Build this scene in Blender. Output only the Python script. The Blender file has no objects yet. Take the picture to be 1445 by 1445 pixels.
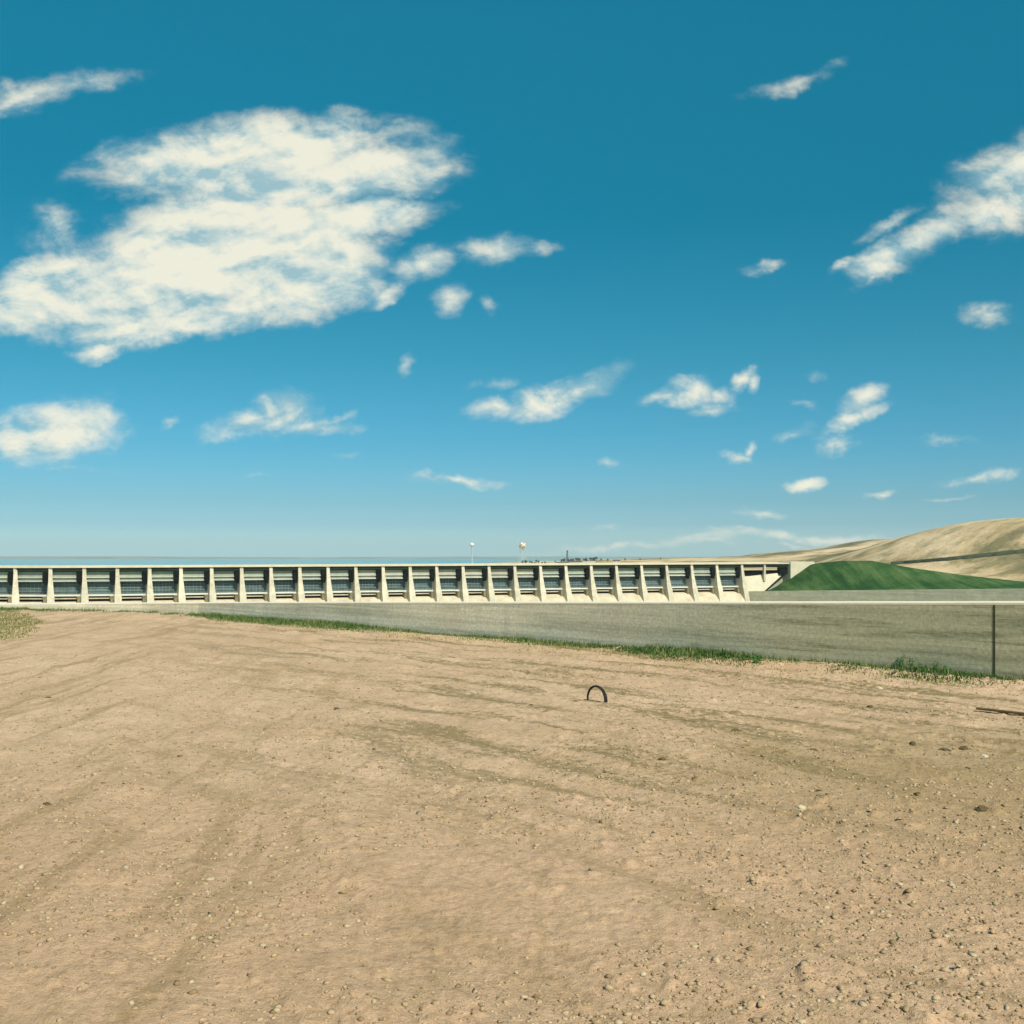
import bpy, math, random
import numpy as np
from mathutils import Vector, noise as mnoise

random.seed(7)
rng = np.random.default_rng(11)
sc = bpy.context.scene
col = sc.collection
R = math.radians

# ------------------------------------------------------------------ survey
# eye 4 m above the dirt, looking along +Y; F = focal length in units of the survey grid
EYE = 4.0
F = 1500.0
CX, HZ = 722.5, 775.0


def P(px, py, Y):
    return Vector(((px - CX) / F * Y, Y, EYE + (HZ - py) / F * Y))


def G(px, py):
    """point on the flat dirt"""
    Y = F * EYE / (py - HZ)
    return Vector(((px - CX) / F * Y, Y, 0.0))


SUN_AZ = math.atan2(0.50, -0.866)      # clockwise from +Y
SUN_EL = R(46)

# ------------------------------------------------------------------ helpers


def tag(o, label=None, cat=None, group=None, kind=None):
    if label:
        o['label'] = label
    if cat:
        o['category'] = cat
    if group:
        o['group'] = group
    if kind:
        o['kind'] = kind
    return o


def empty(name, loc, label, cat, group=None, rz=0.0):
    o = bpy.data.objects.new(name, None)
    o.empty_display_size = 0.5
    o.location = loc
    o.rotation_euler = (0, 0, rz)
    col.objects.link(o)
    return tag(o, label, cat, group)


class MB:
    def __init__(self):
        self.v = []
        self.f = []
        self.m = []

    def add(self, verts, faces, mi=0):
        b = len(self.v)
        self.v += [tuple(p) for p in verts]
        self.f += [tuple(b + i for i in f) for f in faces]
        self.m += [mi] * len(faces)
        return self

    def box(self, x0, x1, y0, y1, z0, z1, mi=0):
        vs = [(x0, y0, z0), (x1, y0, z0), (x1, y1, z0), (x0, y1, z0),
              (x0, y0, z1), (x1, y0, z1), (x1, y1, z1), (x0, y1, z1)]
        fs = [(0, 3, 2, 1), (4, 5, 6, 7), (0, 1, 5, 4), (1, 2, 6, 5), (2, 3, 7, 6), (3, 0, 4, 7)]
        return self.add(vs, fs, mi)

    def tube(self, pts, rad, n=10, cap=True, mi=0):
        pts = [Vector(p) for p in pts]
        rs = rad if isinstance(rad, (list, tuple)) else [rad] * len(pts)
        vs, fs = [], []
        for i, p in enumerate(pts):
            t = (pts[min(i + 1, len(pts) - 1)] - pts[max(i - 1, 0)]).normalized()
            a = t.orthogonal().normalized() if i == 0 else (a - t * a.dot(t)).normalized()
            b = t.cross(a)
            for k in range(n):
                an = 2 * math.pi * k / n
                vs.append(p + (a * math.cos(an) + b * math.sin(an)) * rs[i])
        for i in range(len(pts) - 1):
            for k in range(n):
                fs.append((i * n + k, i * n + (k + 1) % n, (i + 1) * n + (k + 1) % n, (i + 1) * n + k))
        if cap:
            fs.append(tuple(reversed(range(n))))
            fs.append(tuple((len(pts) - 1) * n + k for k in range(n)))
        return self.add(vs, fs, mi)

    def lathe(self, prof, n=20, c=(0, 0), mi=0):
        vs, fs = [], []
        for r, z in prof:
            for k in range(n):
                an = 2 * math.pi * k / n
                vs.append((c[0] + r * math.cos(an), c[1] + r * math.sin(an), z))
        for i in range(len(prof) - 1):
            for k in range(n):
                fs.append((i * n + k, i * n + (k + 1) % n, (i + 1) * n + (k + 1) % n, (i + 1) * n + k))
        return self.add(vs, fs, mi)

    def build(self, name, mats, parent=None, origin=(0, 0, 0), smooth=False, bevel=0.0):
        me = bpy.data.meshes.new(name)
        o = Vector(origin)
        me.from_pydata([tuple(Vector(p) - o) for p in self.v], [], self.f)
        for m in (mats if isinstance(mats, (list, tuple)) else [mats]):
            me.materials.append(m)
        me.polygons.foreach_set('material_index', self.m)
        if smooth:
            me.polygons.foreach_set('use_smooth', [True] * len(me.polygons))
        me.update()
        ob = bpy.data.objects.new(name, me)
        col.objects.link(ob)
        if parent is not None:
            ob.parent = parent
        else:
            ob.location = origin
        if bevel:
            b = ob.modifiers.new('bevel', 'BEVEL')
            b.width = bevel
            b.segments = 2
            b.limit_method = 'ANGLE'
        return ob


def np_mesh(name, verts, faces, mat, smooth=False):
    """verts (n,3), faces (m,k) arrays"""
    me = bpy.data.meshes.new(name)
    k = faces.shape[1]
    me.vertices.add(len(verts))
    me.vertices.foreach_set('co', np.asarray(verts, dtype=np.float32).ravel())
    me.loops.add(faces.size)
    me.loops.foreach_set('vertex_index', np.asarray(faces, dtype=np.int32).ravel())
    me.polygons.add(len(faces))
    me.polygons.foreach_set('loop_start', np.arange(0, faces.size, k, dtype=np.int32))
    me.polygons.foreach_set('loop_total', np.full(len(faces), k, dtype=np.int32))
    if smooth:
        me.polygons.foreach_set('use_smooth', np.ones(len(faces), dtype=bool))
    me.materials.append(mat)
    me.update(calc_edges=True)
    me.validate()
    o = bpy.data.objects.new(name, me)
    col.objects.link(o)
    return o


def vnoise(x, y, seed=0):
    """vectorised 2D value noise in -1..1"""
    x = np.asarray(x, float)
    y = np.asarray(y, float)
    xi = np.floor(x).astype(np.int64)
    yi = np.floor(y).astype(np.int64)
    xf, yf = x - xi, y - yi
    u = xf * xf * (3 - 2 * xf)
    v = yf * yf * (3 - 2 * yf)

    def h(a, b):
        n = (a * 374761393 + b * 668265263 + seed * 974634541) & 0xFFFFFFFF
        n = ((n ^ (n >> 13)) * 1274126177) & 0xFFFFFFFF
        n = n ^ (n >> 16)
        return (n & 0xFFFF) / 32767.5 - 1
    return (h(xi, yi) * (1 - u) + h(xi + 1, yi) * u) * (1 - v) + (h(xi, yi + 1) * (1 - u) + h(xi + 1, yi + 1) * u) * v


def fbm(x, y, oct=5, seed=0, rough=0.5):
    s, a, t = 0, 1.0, 0
    for i in range(oct):
        s = s + a * vnoise(x * 2 ** i + 17.3 * i, y * 2 ** i - 9.1 * i, seed + i)
        t += a
        a *= rough
    return s / t


# ------------------------------------------------------------------ node helpers
class NT:
    def __init__(self, tree):
        self.t = tree

    def n(self, typ, **kw):
        nd = self.t.nodes.new(typ)
        for k, v in kw.items():
            if k.startswith('i_'):
                key = k[2:]
                key = int(key) if key.isdigit() else key.replace('_', ' ')
                self.put(nd.inputs[key], v)
            else:
                setattr(nd, k, v)
        return nd

    def put(self, sock, v):
        if isinstance(v, bpy.types.NodeSocket):
            self.t.links.new(v, sock)
        else:
            sock.default_value = v

    def math(self, op, a, b=None, c=None, clamp=False):
        nd = self.t.nodes.new('ShaderNodeMath')
        nd.operation = op
        nd.use_clamp = clamp
        for i, x in enumerate((a, b, c)):
            if x is not None:
                self.put(nd.inputs[i], x)
        return nd.outputs[0]

    def vmath(self, op, a, b=None, scale=None):
        nd = self.t.nodes.new('ShaderNodeVectorMath')
        nd.operation = op
        self.put(nd.inputs[0], a)
        if b is not None:
            self.put(nd.inputs[1], b)
        if scale is not None:
            self.put(nd.inputs['Scale'], scale)
        return nd.outputs['Value'] if op in ('LENGTH', 'DOT_PRODUCT', 'DISTANCE') else nd.outputs[0]

    def noise(self, vec, scale, detail=4, rough=0.55, dist=0.0, col=False):
        nd = self.t.nodes.new('ShaderNodeTexNoise')
        if vec is not None:
            self.put(nd.inputs['Vector'], vec)
        nd.inputs['Scale'].default_value = scale
        nd.inputs['Detail'].default_value = detail
        nd.inputs['Roughness'].default_value = rough
        nd.inputs['Distortion'].default_value = dist
        return nd.outputs['Color' if col else 'Fac']

    def ramp(self, fac, stops, interp='LINEAR'):
        nd = self.t.nodes.new('ShaderNodeValToRGB')
        nd.color_ramp.interpolation = interp
        e = nd.color_ramp.elements
        while len(e) < len(stops):
            e.new(0.5)
        for i, (p, c) in enumerate(stops):
            e[i].position = p
            e[i].color = (c[0], c[1], c[2], 1) if not isinstance(c, (int, float)) else (c, c, c, 1)
        self.put(nd.inputs[0], fac)
        return nd.outputs[0]

    def mix(self, fac, a, b, blend='MIX'):
        nd = self.t.nodes.new('ShaderNodeMix')
        nd.data_type = 'RGBA'
        nd.blend_type = blend
        self.put(nd.inputs[0], fac)
        for i, v in ((6, a), (7, b)):
            if isinstance(v, (tuple, list)) and len(v) == 3:
                v = (*v, 1)
            self.put(nd.inputs[i], v)
        return nd.outputs[2]

    def smooth(self, x, lo, hi):
        nd = self.t.nodes.new('ShaderNodeMapRange')
        nd.interpolation_type = 'SMOOTHSTEP'
        self.put(nd.inputs[0], x)
        nd.inputs[1].default_value = lo
        nd.inputs[2].default_value = hi
        return nd.outputs[0]

    def mapping(self, vec, loc=(0, 0, 0), rot=(0, 0, 0), scale=(1, 1, 1), typ='POINT'):
        nd = self.t.nodes.new('ShaderNodeMapping')
        nd.vector_type = typ
        self.put(nd.inputs[0], vec)
        nd.inputs[1].default_value = loc
        nd.inputs[2].default_value = rot
        nd.inputs[3].default_value = scale
        return nd.outputs[0]


def new_mat(name):
    m = bpy.data.materials.new(name)
    m.use_nodes = True
    t = m.node_tree
    bs = t.nodes['Principled BSDF']
    nt = NT(t)
    geo = t.nodes.new('ShaderNodeNewGeometry')
    return m, nt, bs, geo.outputs['Position'], geo


def finish(nt, bs, colour, rough=0.85, bump=None, bstr=0.4, bdist=0.02, spec=0.3, metal=0.0):
    nt.put(bs.inputs['Base Color'], colour if not (isinstance(colour, tuple) and len(colour) == 3) else (*colour, 1))
    nt.put(bs.inputs['Roughness'], rough)
    bs.inputs['Specular IOR Level'].default_value = spec
    bs.inputs['Metallic'].default_value = metal
    if bump is not None:
        b = nt.t.nodes.new('ShaderNodeBump')
        b.inputs['Strength'].default_value = bstr
        b.inputs['Distance'].default_value = bdist
        nt.put(b.inputs['Height'], bump)
        nt.t.links.new(b.outputs[0], bs.inputs['Normal'])


def weathered(name, c, var=0.25, scale=0.4, rough=0.85, bump=True, streak=0.0, spec=0.25, metal=0.0, rnd=0.0):
    """plain painted / concrete surface with blotches and vertical weather streaks"""
    m, nt, bs, pos, geo = new_mat(name)
    n1 = nt.noise(pos, scale, 6, 0.6)
    n2 = nt.noise(pos, scale * 9, 4, 0.6)
    f = nt.math('MULTIPLY_ADD', n2, 0.45, nt.math('MULTIPLY', n1, 0.55))
    lo = tuple(x * (1 - var * 1.6) for x in c)
    hi = tuple(min(1, x * (1 + var)) for x in c)
    cc = nt.ramp(f, [(0.32, lo), (0.68, hi)])
    if streak:
        s = nt.noise(nt.mapping(pos, scale=(1.3, 1.3, 0.07)), 1.0, 5, 0.65)
        sf = nt.smooth(s, 0.52, 0.72)
        cc = nt.mix(nt.math('MULTIPLY', sf, streak), cc, tuple(x * 0.55 for x in c))
    if rnd:
        oi = nt.t.nodes.new('ShaderNodeObjectInfo')
        hv = nt.t.nodes.new('ShaderNodeHueSaturation')
        nt.put(hv.inputs['Color'], cc)
        nt.put(hv.inputs['Value'], nt.math('MULTIPLY_ADD', oi.outputs['Random'], rnd * 2, 1 - rnd))
        cc = hv.outputs[0]
    finish(nt, bs, cc, rough, n2 if bump else None, 0.3, 0.02, spec, metal)
    return m


M = {}
M['pier'] = weathered('pier_concrete', (0.58, 0.505, 0.375), 0.2, 0.35, streak=0.6, rnd=0.10)
M['deck'] = weathered('deck_concrete', (0.60, 0.525, 0.385), 0.12, 0.25, streak=0.2)
M['crest'] = weathered('crest_concrete', (0.58, 0.485, 0.345), 0.22, 0.25, streak=0.6)
M['ledge'] = weathered('ledge_paint', (0.50, 0.50, 0.42), 0.15, 0.4, rnd=0.12)
M['walkway'] = weathered('walkway_paint', (0.62, 0.62, 0.55), 0.1, 0.4)
M['panel'] = weathered('panel_paint', (0.33, 0.35, 0.27), 0.2, 0.3, streak=0.3, rnd=0.1)
M['panel_beige'] = weathered('panel_beige_paint', (0.44, 0.40, 0.30), 0.15, 0.3, streak=0.3, rnd=0.1)
M['skin'] = weathered('gate_steel', (0.12, 0.165, 0.165), 0.3, 0.5, 0.55, streak=0.6, rnd=0.28)
M['rib'] = weathered('rib_steel', (0.17, 0.22, 0.21), 0.2, 0.5, 0.6)
M['dark'] = weathered('dark_steel_and_shade', (0.008, 0.009, 0.007), 0.3, 0.5, 0.9, spec=0.05)  # dark steel; also the near-black used for shaded gaps and openings
M['girder'] = weathered('shaded_girder_steel', (0.030, 0.040, 0.024), 0.3, 0.5, 0.9, spec=0.05)  # dark steel, with the deck's shadow put into its colour
M['buttress'] = weathered('shaded_buttress_concrete', (0.24, 0.195, 0.105), 0.25, 0.4, streak=0.4)  # shade on the pier's left side is put into this darker brown
M['coping'] = weathered('coping_concrete', (0.78, 0.68, 0.52), 0.10, 0.5, streak=0.0)
M['joint'] = weathered('joint_filler', (0.055, 0.05, 0.02), 0.3, 2.0)
M['white'] = weathered('white_paint', (0.80, 0.80, 0.76), 0.06, 0.3, 0.5)
M['pale'] = weathered('pale_steel', (0.45, 0.52, 0.55), 0.1, 0.3, 0.6)
M['rubber'] = weathered('old_rubber', (0.022, 0.021, 0.016), 0.4, 6.0, 0.8)
M['wood'] = weathered('grey_wood', (0.12, 0.08, 0.03), 0.3, 5.0, 0.9)
M['roof_white'] = weathered('pale_roof', (0.72, 0.70, 0.64), 0.08, 0.2, 0.7)
M['roof_dark'] = weathered('dark_roof', (0.10, 0.085, 0.07), 0.2, 0.2, 0.8)
M['house'] = weathered('house_wall', (0.52, 0.49, 0.42), 0.15, 0.2, 0.8, rnd=0.2)
M['stack'] = weathered('stack_brick', (0.13, 0.15, 0.17), 0.2, 0.3, 0.9)
M['bark'] = weathered('bark', (0.07, 0.05, 0.03), 0.3, 0.8, 0.9)


def wall_mat(name, c, olive_shift=False):
    m, nt, bs, pos, geo = new_mat(name)
    big = nt.noise(pos, 0.22, 6, 0.62)
    cc = nt.ramp(big, [(0.30, tuple(x * 0.80 for x in c)), (0.52, c), (0.72, tuple(x * 1.18 for x in c))])
    # long horizontal smears following the form boards
    hs = nt.noise(nt.mapping(pos, scale=(0.10, 0.10, 2.6)), 1.0, 7, 0.68, 0.3)
    hf = nt.smooth(hs, 0.50, 0.68)
    cc = nt.mix(nt.math('MULTIPLY', hf, 0.55), cc, (c[0] * 0.48, c[1] * 0.52, c[2] * 0.50))
    hl = nt.noise(nt.mapping(pos, scale=(0.17, 0.17, 5.5)), 1.0, 6, 0.65)
    cc = nt.mix(nt.math('MULTIPLY', nt.smooth(hl, 0.54, 0.70), 0.42), cc, (c[0] * 1.45, c[1] * 1.38, c[2] * 1.25))
    # vertical runs
    vs = nt.noise(nt.mapping(pos, scale=(0.9, 0.9, 0.12)), 1.0, 6, 0.7)
    cc = nt.mix(nt.math('MULTIPLY', nt.smooth(vs, 0.52, 0.70), 0.45), cc, (c[0] * 0.62, c[1] * 0.68, c[2] * 0.72))
    if olive_shift:
        # darker and more olive towards the right end, in drawn-out patches
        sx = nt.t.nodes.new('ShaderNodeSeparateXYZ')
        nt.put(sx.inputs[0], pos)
        old = nt.smooth(nt.math('ADD', sx.outputs[0], nt.math('MULTIPLY', nt.math('SUBTRACT', big, 0.5), 14.0)), 0.0, 14.0)  # blend factor rising along x, broken up by noise
        cc = nt.mix(nt.math('MULTIPLY', old, 0.82), cc, (0.39, 0.36, 0.22))  # olive tone mixed in by the rise along x
        olive_n = nt.noise(nt.mapping(pos, scale=(0.22, 0.22, 3.2)), 1.0, 9, 0.74, 0.25)
        cc = nt.mix(nt.math('MULTIPLY', nt.math('MULTIPLY', nt.smooth(olive_n, 0.47, 0.64), nt.math('MULTIPLY_ADD', old, 0.85, 0.15)), 0.8), cc, (0.155, 0.16, 0.085))
    # marks of the form boards: fine level lines, each board a little lighter or darker than the next
    sz_ = nt.t.nodes.new('ShaderNodeSeparateXYZ')
    nt.put(sz_.inputs[0], pos)
    lev = nt.math('ADD', nt.math('MULTIPLY', sz_.outputs[2], 6.2), nt.math('MULTIPLY', nt.noise(nt.mapping(pos, scale=(0.5, 0.5, 0.2)), 1.0, 3), 0.5))
    brd = nt.math('FRACT', lev)
    wn = nt.t.nodes.new('ShaderNodeTexWhiteNoise')
    wn.noise_dimensions = '1D'
    nt.put(wn.inputs['W'], nt.math('FLOOR', lev))
    cc = nt.mix(0.35, cc, nt.ramp(wn.outputs['Value'], [(0.0, (0.72, 0.72, 0.70)), (1.0, (1.25, 1.24, 1.2))]), 'MULTIPLY')
    seam = nt.math('MULTIPLY', nt.smooth(nt.math('ABSOLUTE', nt.math('SUBTRACT', brd, 0.5)), 0.38, 0.5), nt.smooth(nt.noise(nt.mapping(pos, scale=(0.4, 0.4, 4.0)), 1.0, 4, 0.6), 0.40, 0.62))
    cc = nt.mix(nt.math('MULTIPLY', seam, 0.45), cc, (c[0] * 0.42, c[1] * 0.42, c[2] * 0.38))
    fine = nt.noise(pos, 9.0, 6, 0.7)
    cc = nt.mix(0.55, cc, nt.ramp(fine, [(0.3, (0.55, 0.55, 0.55)), (0.7, (1.35, 1.35, 1.35))]), 'MULTIPLY')
    finish(nt, bs, cc, 0.92, nt.math('ADD', fine, nt.math('MULTIPLY', hs, 0.8)), 0.35, 0.03, 0.2)
    return m


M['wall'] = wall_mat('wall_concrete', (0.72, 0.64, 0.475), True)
M['wall_far'] = wall_mat('far_wall_concrete', (0.50, 0.455, 0.33))


def dirt_mat():
    m, nt, bs, pos, geo = new_mat('dirt_gravel')
    big = nt.noise(pos, 0.10, 5, 0.6, 0.4)
    mid = nt.noise(pos, 0.7, 6, 0.65)
    fine = nt.noise(pos, 9.0, 6, 0.72)
    grit = nt.noise(pos, 40.0, 4, 0.7)
    A = (0.60, 0.405, 0.265)
    B = (0.51, 0.335, 0.205)
    cc = nt.ramp(big, [(0.35, B), (0.62, A)])
    cc = nt.mix(0.75, cc, nt.ramp(mid, [(0.28, (0.72, 0.70, 0.64)), (0.5, (1, 1, 1)), (0.74, (1.18, 1.18, 1.18))]), 'MULTIPLY')
    # wheel ruts: streaks drawn out along the way the lorries drove, beside the wall
    rot = nt.mapping(pos, rot=(0, 0, R(47)))            # x' runs along the wall
    wob = nt.noise(pos, 0.16, 3, 0.5, 0, True)
    rv = nt.vmath('ADD', rot, nt.vmath('SCALE', nt.vmath('SUBTRACT', wob, (0.5, 0.5, 0.5)), scale=3.0))
    st = nt.noise(nt.mapping(rv, scale=(0.09, 0.95, 0.5)), 1.0, 6, 0.66)
    sx = nt.t.nodes.new('ShaderNodeSeparateXYZ')
    nt.put(sx.inputs[0], pos)
    # strongest on the side towards the wall, fading out over the smooth road at the left
    side = nt.smooth(nt.math('ADD', sx.outputs[0], nt.math('MULTIPLY', sx.outputs[1], 0.33)), -4.0, 9.0)
    st = nt.math('ADD', st, nt.math('MULTIPLY', nt.math('SUBTRACT', nt.noise(pos, 5.0, 7, 0.8), 0.5), 0.75))
    stf = nt.math('MULTIPLY', nt.smooth(st, 0.505, 0.635), nt.math('MULTIPLY_ADD', side, 0.78, 0.10))
    cc = nt.mix(stf, cc, (0.205, 0.15, 0.065))
    cl = nt.noise(pos, 2.3, 5, 0.7, 0.3)
    cc = nt.mix(nt.math('MULTIPLY', nt.smooth(cl, 0.53, 0.70), nt.math('MULTIPLY_ADD', side, 0.50, 0.22)), cc, (0.37, 0.265, 0.145))
    # damp darker clay patch lower right
    dx = nt.vmath('LENGTH', nt.mapping(pos, loc=(9.0, 17.5, 0), scale=(8.0, 8.0, 1), typ='TEXTURE'))
    pf = nt.math('MULTIPLY', nt.smooth(nt.math('ADD', dx, nt.math('MULTIPLY', mid, 0.7)), 1.5, 0.5), 0.68)
    cc = nt.mix(pf, cc, (0.30, 0.21, 0.095))
    # warm, redder earth near the viewer
    nf = nt.math('MULTIPLY', nt.smooth(sx.outputs[1], 21.0, 12.0), 0.6)
    cc = nt.mix(nf, cc, (0.52, 0.325, 0.195))
    # long straight scrapes of the road grader, running away at the left
    gr = nt.noise(nt.mapping(nt.vmath('ADD', pos, nt.vmath('SCALE', wob, scale=1.6)), rot=(0, 0, R(-19.5)), scale=(1.35, 0.045, 1)), 1.0, 6, 0.7)
    gr = nt.math('ADD', gr, nt.math('MULTIPLY', nt.math('SUBTRACT', mid, 0.5), 0.25))
    cc = nt.mix(nt.math('MULTIPLY', nt.smooth(gr, 0.49, 0.62), nt.math('MULTIPLY_ADD', side, -0.60, 0.75)), cc, (0.33, 0.215, 0.11))
    cc = nt.mix(0.85, cc, nt.ramp(fine, [(0.28, (0.60, 0.57, 0.52)), (0.48, (1, 1, 1)), (0.72, (1.22, 1.22, 1.2))]), 'MULTIPLY')
    cc = nt.mix(0.7, cc, nt.ramp(grit, [(0.3, (0.68, 0.66, 0.62)), (0.5, (1, 1, 1)), (0.74, (1.28, 1.27, 1.25))]), 'MULTIPLY')
    h = nt.math('ADD', nt.math('MULTIPLY', fine, 1.0), nt.math('MULTIPLY', grit, 0.35))
    finish(nt, bs, cc, 0.95, h, 0.9, 0.05, 0.15)
    return m


M['dirt'] = dirt_mat()


def stone_mat(name, stops, rough=0.9):
    m, nt, bs, pos, geo = new_mat(name)
    cc = nt.ramp(geo.outputs['Random Per Island'], stops)
    n = nt.noise(pos, 30, 4, 0.6)
    cc = nt.mix(0.6, cc, nt.ramp(n, [(0.3, (0.65, 0.65, 0.65)), (0.7, (1.25, 1.25, 1.25))]), 'MULTIPLY')
    finish(nt, bs, cc, rough, n, 0.4, 0.01, 0.2)
    return m


M['gravel'] = stone_mat('gravel_stone', [(0.0, (0.22, 0.15, 0.08)), (0.35, (0.38, 0.265, 0.15)), (0.75, (0.43, 0.31, 0.185)),
                                         (1.0, (0.49, 0.375, 0.235))])
M['clod'] = stone_mat('dark_clod', [(0, (0.10, 0.07, 0.032)), (1, (0.13, 0.09, 0.042))])
M['pale_stone'] = stone_mat('pale_stone', [(0, (0.52, 0.42, 0.27)), (1, (0.56, 0.45, 0.30))])


def leaf_mat(name, stops, scale=0.5):
    m, nt, bs, pos, geo = new_mat(name)
    a = nt.noise(pos, scale, 4, 0.6)
    f = nt.math('MULTIPLY_ADD', geo.outputs['Random Per Island'], 0.55, nt.math('MULTIPLY', a, 0.5))
    cc = nt.ramp(f, stops)
    finish(nt, bs, cc, 0.7, None, spec=0.2)
    return m


M['grass'] = leaf_mat('grass_blade', [(0.15, (0.022, 0.065, 0.012)), (0.5, (0.050, 0.115, 0.022)), (0.64, (0.12, 0.16, 0.045)), (0.84, (0.32, 0.28, 0.11))], 0.35)
M['drygrass'] = leaf_mat('dry_grass_blade', [(0.15, (0.11, 0.14, 0.03)), (0.5, (0.24, 0.21, 0.06)), (0.85, (0.42, 0.34, 0.14))], 0.5)
M['verge'] = leaf_mat('verge_blade', [(0.15, (0.040, 0.085, 0.016)), (0.45, (0.11, 0.14, 0.035)), (0.65, (0.24, 0.22, 0.075)), (0.9, (0.36, 0.29, 0.12))], 0.35)
M['weed'] = leaf_mat('weed_leaf', [(0.2, (0.022, 0.075, 0.014)), (0.8, (0.06, 0.15, 0.03))])
M['foliage'] = leaf_mat('tree_leaf', [(0.2, (0.018, 0.038, 0.014)), (0.8, (0.055, 0.085, 0.03))], 0.1)


def mound_mat():
    m, nt, bs, pos, geo = new_mat('mown_turf')
    big = nt.noise(pos, 0.035, 5, 0.6)
    # the mower went up and down the slope: bands slanting across the bank
    st = nt.noise(nt.mapping(pos, rot=(0, 0, R(40)), scale=(0.30, 0.022, 0.05)), 1.0, 4, 0.6)
    fine = nt.noise(pos, 0.9, 6, 0.7)
    f = nt.math('ADD', nt.math('MULTIPLY', big, 0.45), nt.math('ADD', nt.math('MULTIPLY', st, 0.45), nt.math('MULTIPLY', fine, 0.25)))
    cc = nt.ramp(f, [(0.44, (0.013, 0.048, 0.012)), (0.54, (0.028, 0.078, 0.018)), (0.63, (0.075, 0.125, 0.038)), (0.74, (0.16, 0.19, 0.075))])
    finish(nt, bs, cc, 0.9, fine, 0.6, 0.5, 0.1)
    return m


M['mound'] = mound_mat()


def hill_mat():
    m, nt, bs, pos, geo = new_mat('dry_hill_grass')
    big = nt.noise(pos, 0.0042, 7, 0.66, 0.6)
    mid = nt.noise(pos, 0.03, 6, 0.65)
    fine = nt.noise(pos, 0.25, 5, 0.7)
    cc = nt.ramp(big, [(0.38, (0.16, 0.135, 0.065)), (0.455, (0.26, 0.205, 0.10)), (0.51, (0.53, 0.375, 0.205)), (0.59, (0.70, 0.515, 0.315))])
    cc = nt.mix(nt.math('MULTIPLY', nt.smooth(mid, 0.50, 0.66), 0.55), cc, (0.15, 0.15, 0.065))
    cc = nt.mix(0.7, cc, nt.ramp(fine, [(0.3, (0.7, 0.7, 0.66)), (0.7, (1.25, 1.22, 1.2))]), 'MULTIPLY')
    finish(nt, bs, cc, 0.95, mid, 0.8, 6.0, 0.1)
    return m


M['hill'] = hill_mat()
M['scrub'] = weathered('dark_scrub', (0.075, 0.085, 0.04), 0.4, 0.15, 0.95)
M['terrain'] = weathered('plain_grass', (0.24, 0.21, 0.11), 0.3, 0.004, 0.95, bump=False)


def water_mat():
    m, nt, bs, pos, geo = new_mat('lake_water')
    n = nt.noise(pos, 0.25, 3, 0.6)
    finish(nt, bs, (0.17, 0.37, 0.40), 0.30, n, 0.3, 0.6, 0.5)
    return m


M['water'] = water_mat()
M['farshore'] = weathered('hazed_far_shore', (0.26, 0.30, 0.27), 0.3, 0.003, 0.95, bump=False)  # pale bluish tone: distance haze put into the shore's colour


def checker_mat():
    m, nt, bs, pos, geo = new_mat('checkered_tank_paint')
    tc = nt.t.nodes.new('ShaderNodeTexCoord')
    s = nt.t.nodes.new('ShaderNodeSeparateXYZ')
    nt.put(s.inputs[0], tc.outputs['Object'])
    an = nt.math('ARCTAN2', s.outputs[1], s.outputs[0])
    a = nt.math('FLOOR', nt.math('MULTIPLY', an, 8 / (2 * math.pi)))
    b = nt.math('FLOOR', nt.math('DIVIDE', s.outputs[2], 3.2))
    k = nt.math('FRACT', nt.math('MULTIPLY', nt.math('ADD', a, b), 0.5))
    cc = nt.mix(nt.math('GREATER_THAN', k, 0.25), (0.82, 0.80, 0.70), (0.55, 0.26, 0.05))
    finish(nt, bs, cc, 0.5)
    return m


M['checker'] = checker_mat()

# ------------------------------------------------------------------ wall line
WALL = [(-900, 862.5), (-300, 862), (-60, 861.5), (33, 861.5), (120, 862.5), (200, 865), (280, 869), (500, 885.5), (720, 903), (1000, 926), (1240, 945.6), (1417, 960), (1560, 971.5), (2100, 1015)]
wall_base = [G(a, b) for a, b in WALL]
wall_top_py = [852, 852, 852, 852, 851.6, 851.2, 850.6, 850, 850, 850, 850, 850, 850, 850]
# carry the wall on past the viewer's right
d = (wall_base[-1] - wall_base[-2]).normalized()
wall_base.append(wall_base[-1] + d * 60)
wall_top = []
for i, p in enumerate(wall_base):
    if i < len(WALL):
        wall_top.append(EYE + (HZ - wall_top_py[i]) / F * p.y)
    else:
        wall_top.append(wall_top[-1])


def resample(pts, step):
    out = []
    for a, b in zip(pts[:-1], pts[1:]):
        n = max(1, int((b - a).length / step))
        for k in range(n):
            out.append(a.lerp(b, k / n))
    out.append(pts[-1])
    return out


wl = [Vector((p.x, p.y, z)) for p, z in zip(wall_base, wall_top)]
wl_xy = np.array([(p.x, p.y) for p in wl])


def wall_dist(x, y):
    """signed distance to the wall foot, positive on the viewer's side"""
    x = np.asarray(x, float)
    y = np.asarray(y, float)
    best = np.full(x.shape, 1e9)
    for (ax, ay), (bx, by) in zip(wl_xy[:-1], wl_xy[1:]):
        dx, dy = bx - ax, by - ay
        L2 = dx * dx + dy * dy
        t = np.clip(((x - ax) * dx + (y - ay) * dy) / L2, 0, 1)
        qx, qy = ax + t * dx, ay + t * dy
        ds = np.hypot(x - qx, y - qy)
        s = (dx * (y - ay) - dy * (x - ax)) / math.sqrt(L2)     # left of travel (left->right) = beyond
        sg = np.where(s > 0, -1.0, 1.0)
        best = np.where(ds < np.abs(best), ds * sg, best)
    return best


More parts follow.
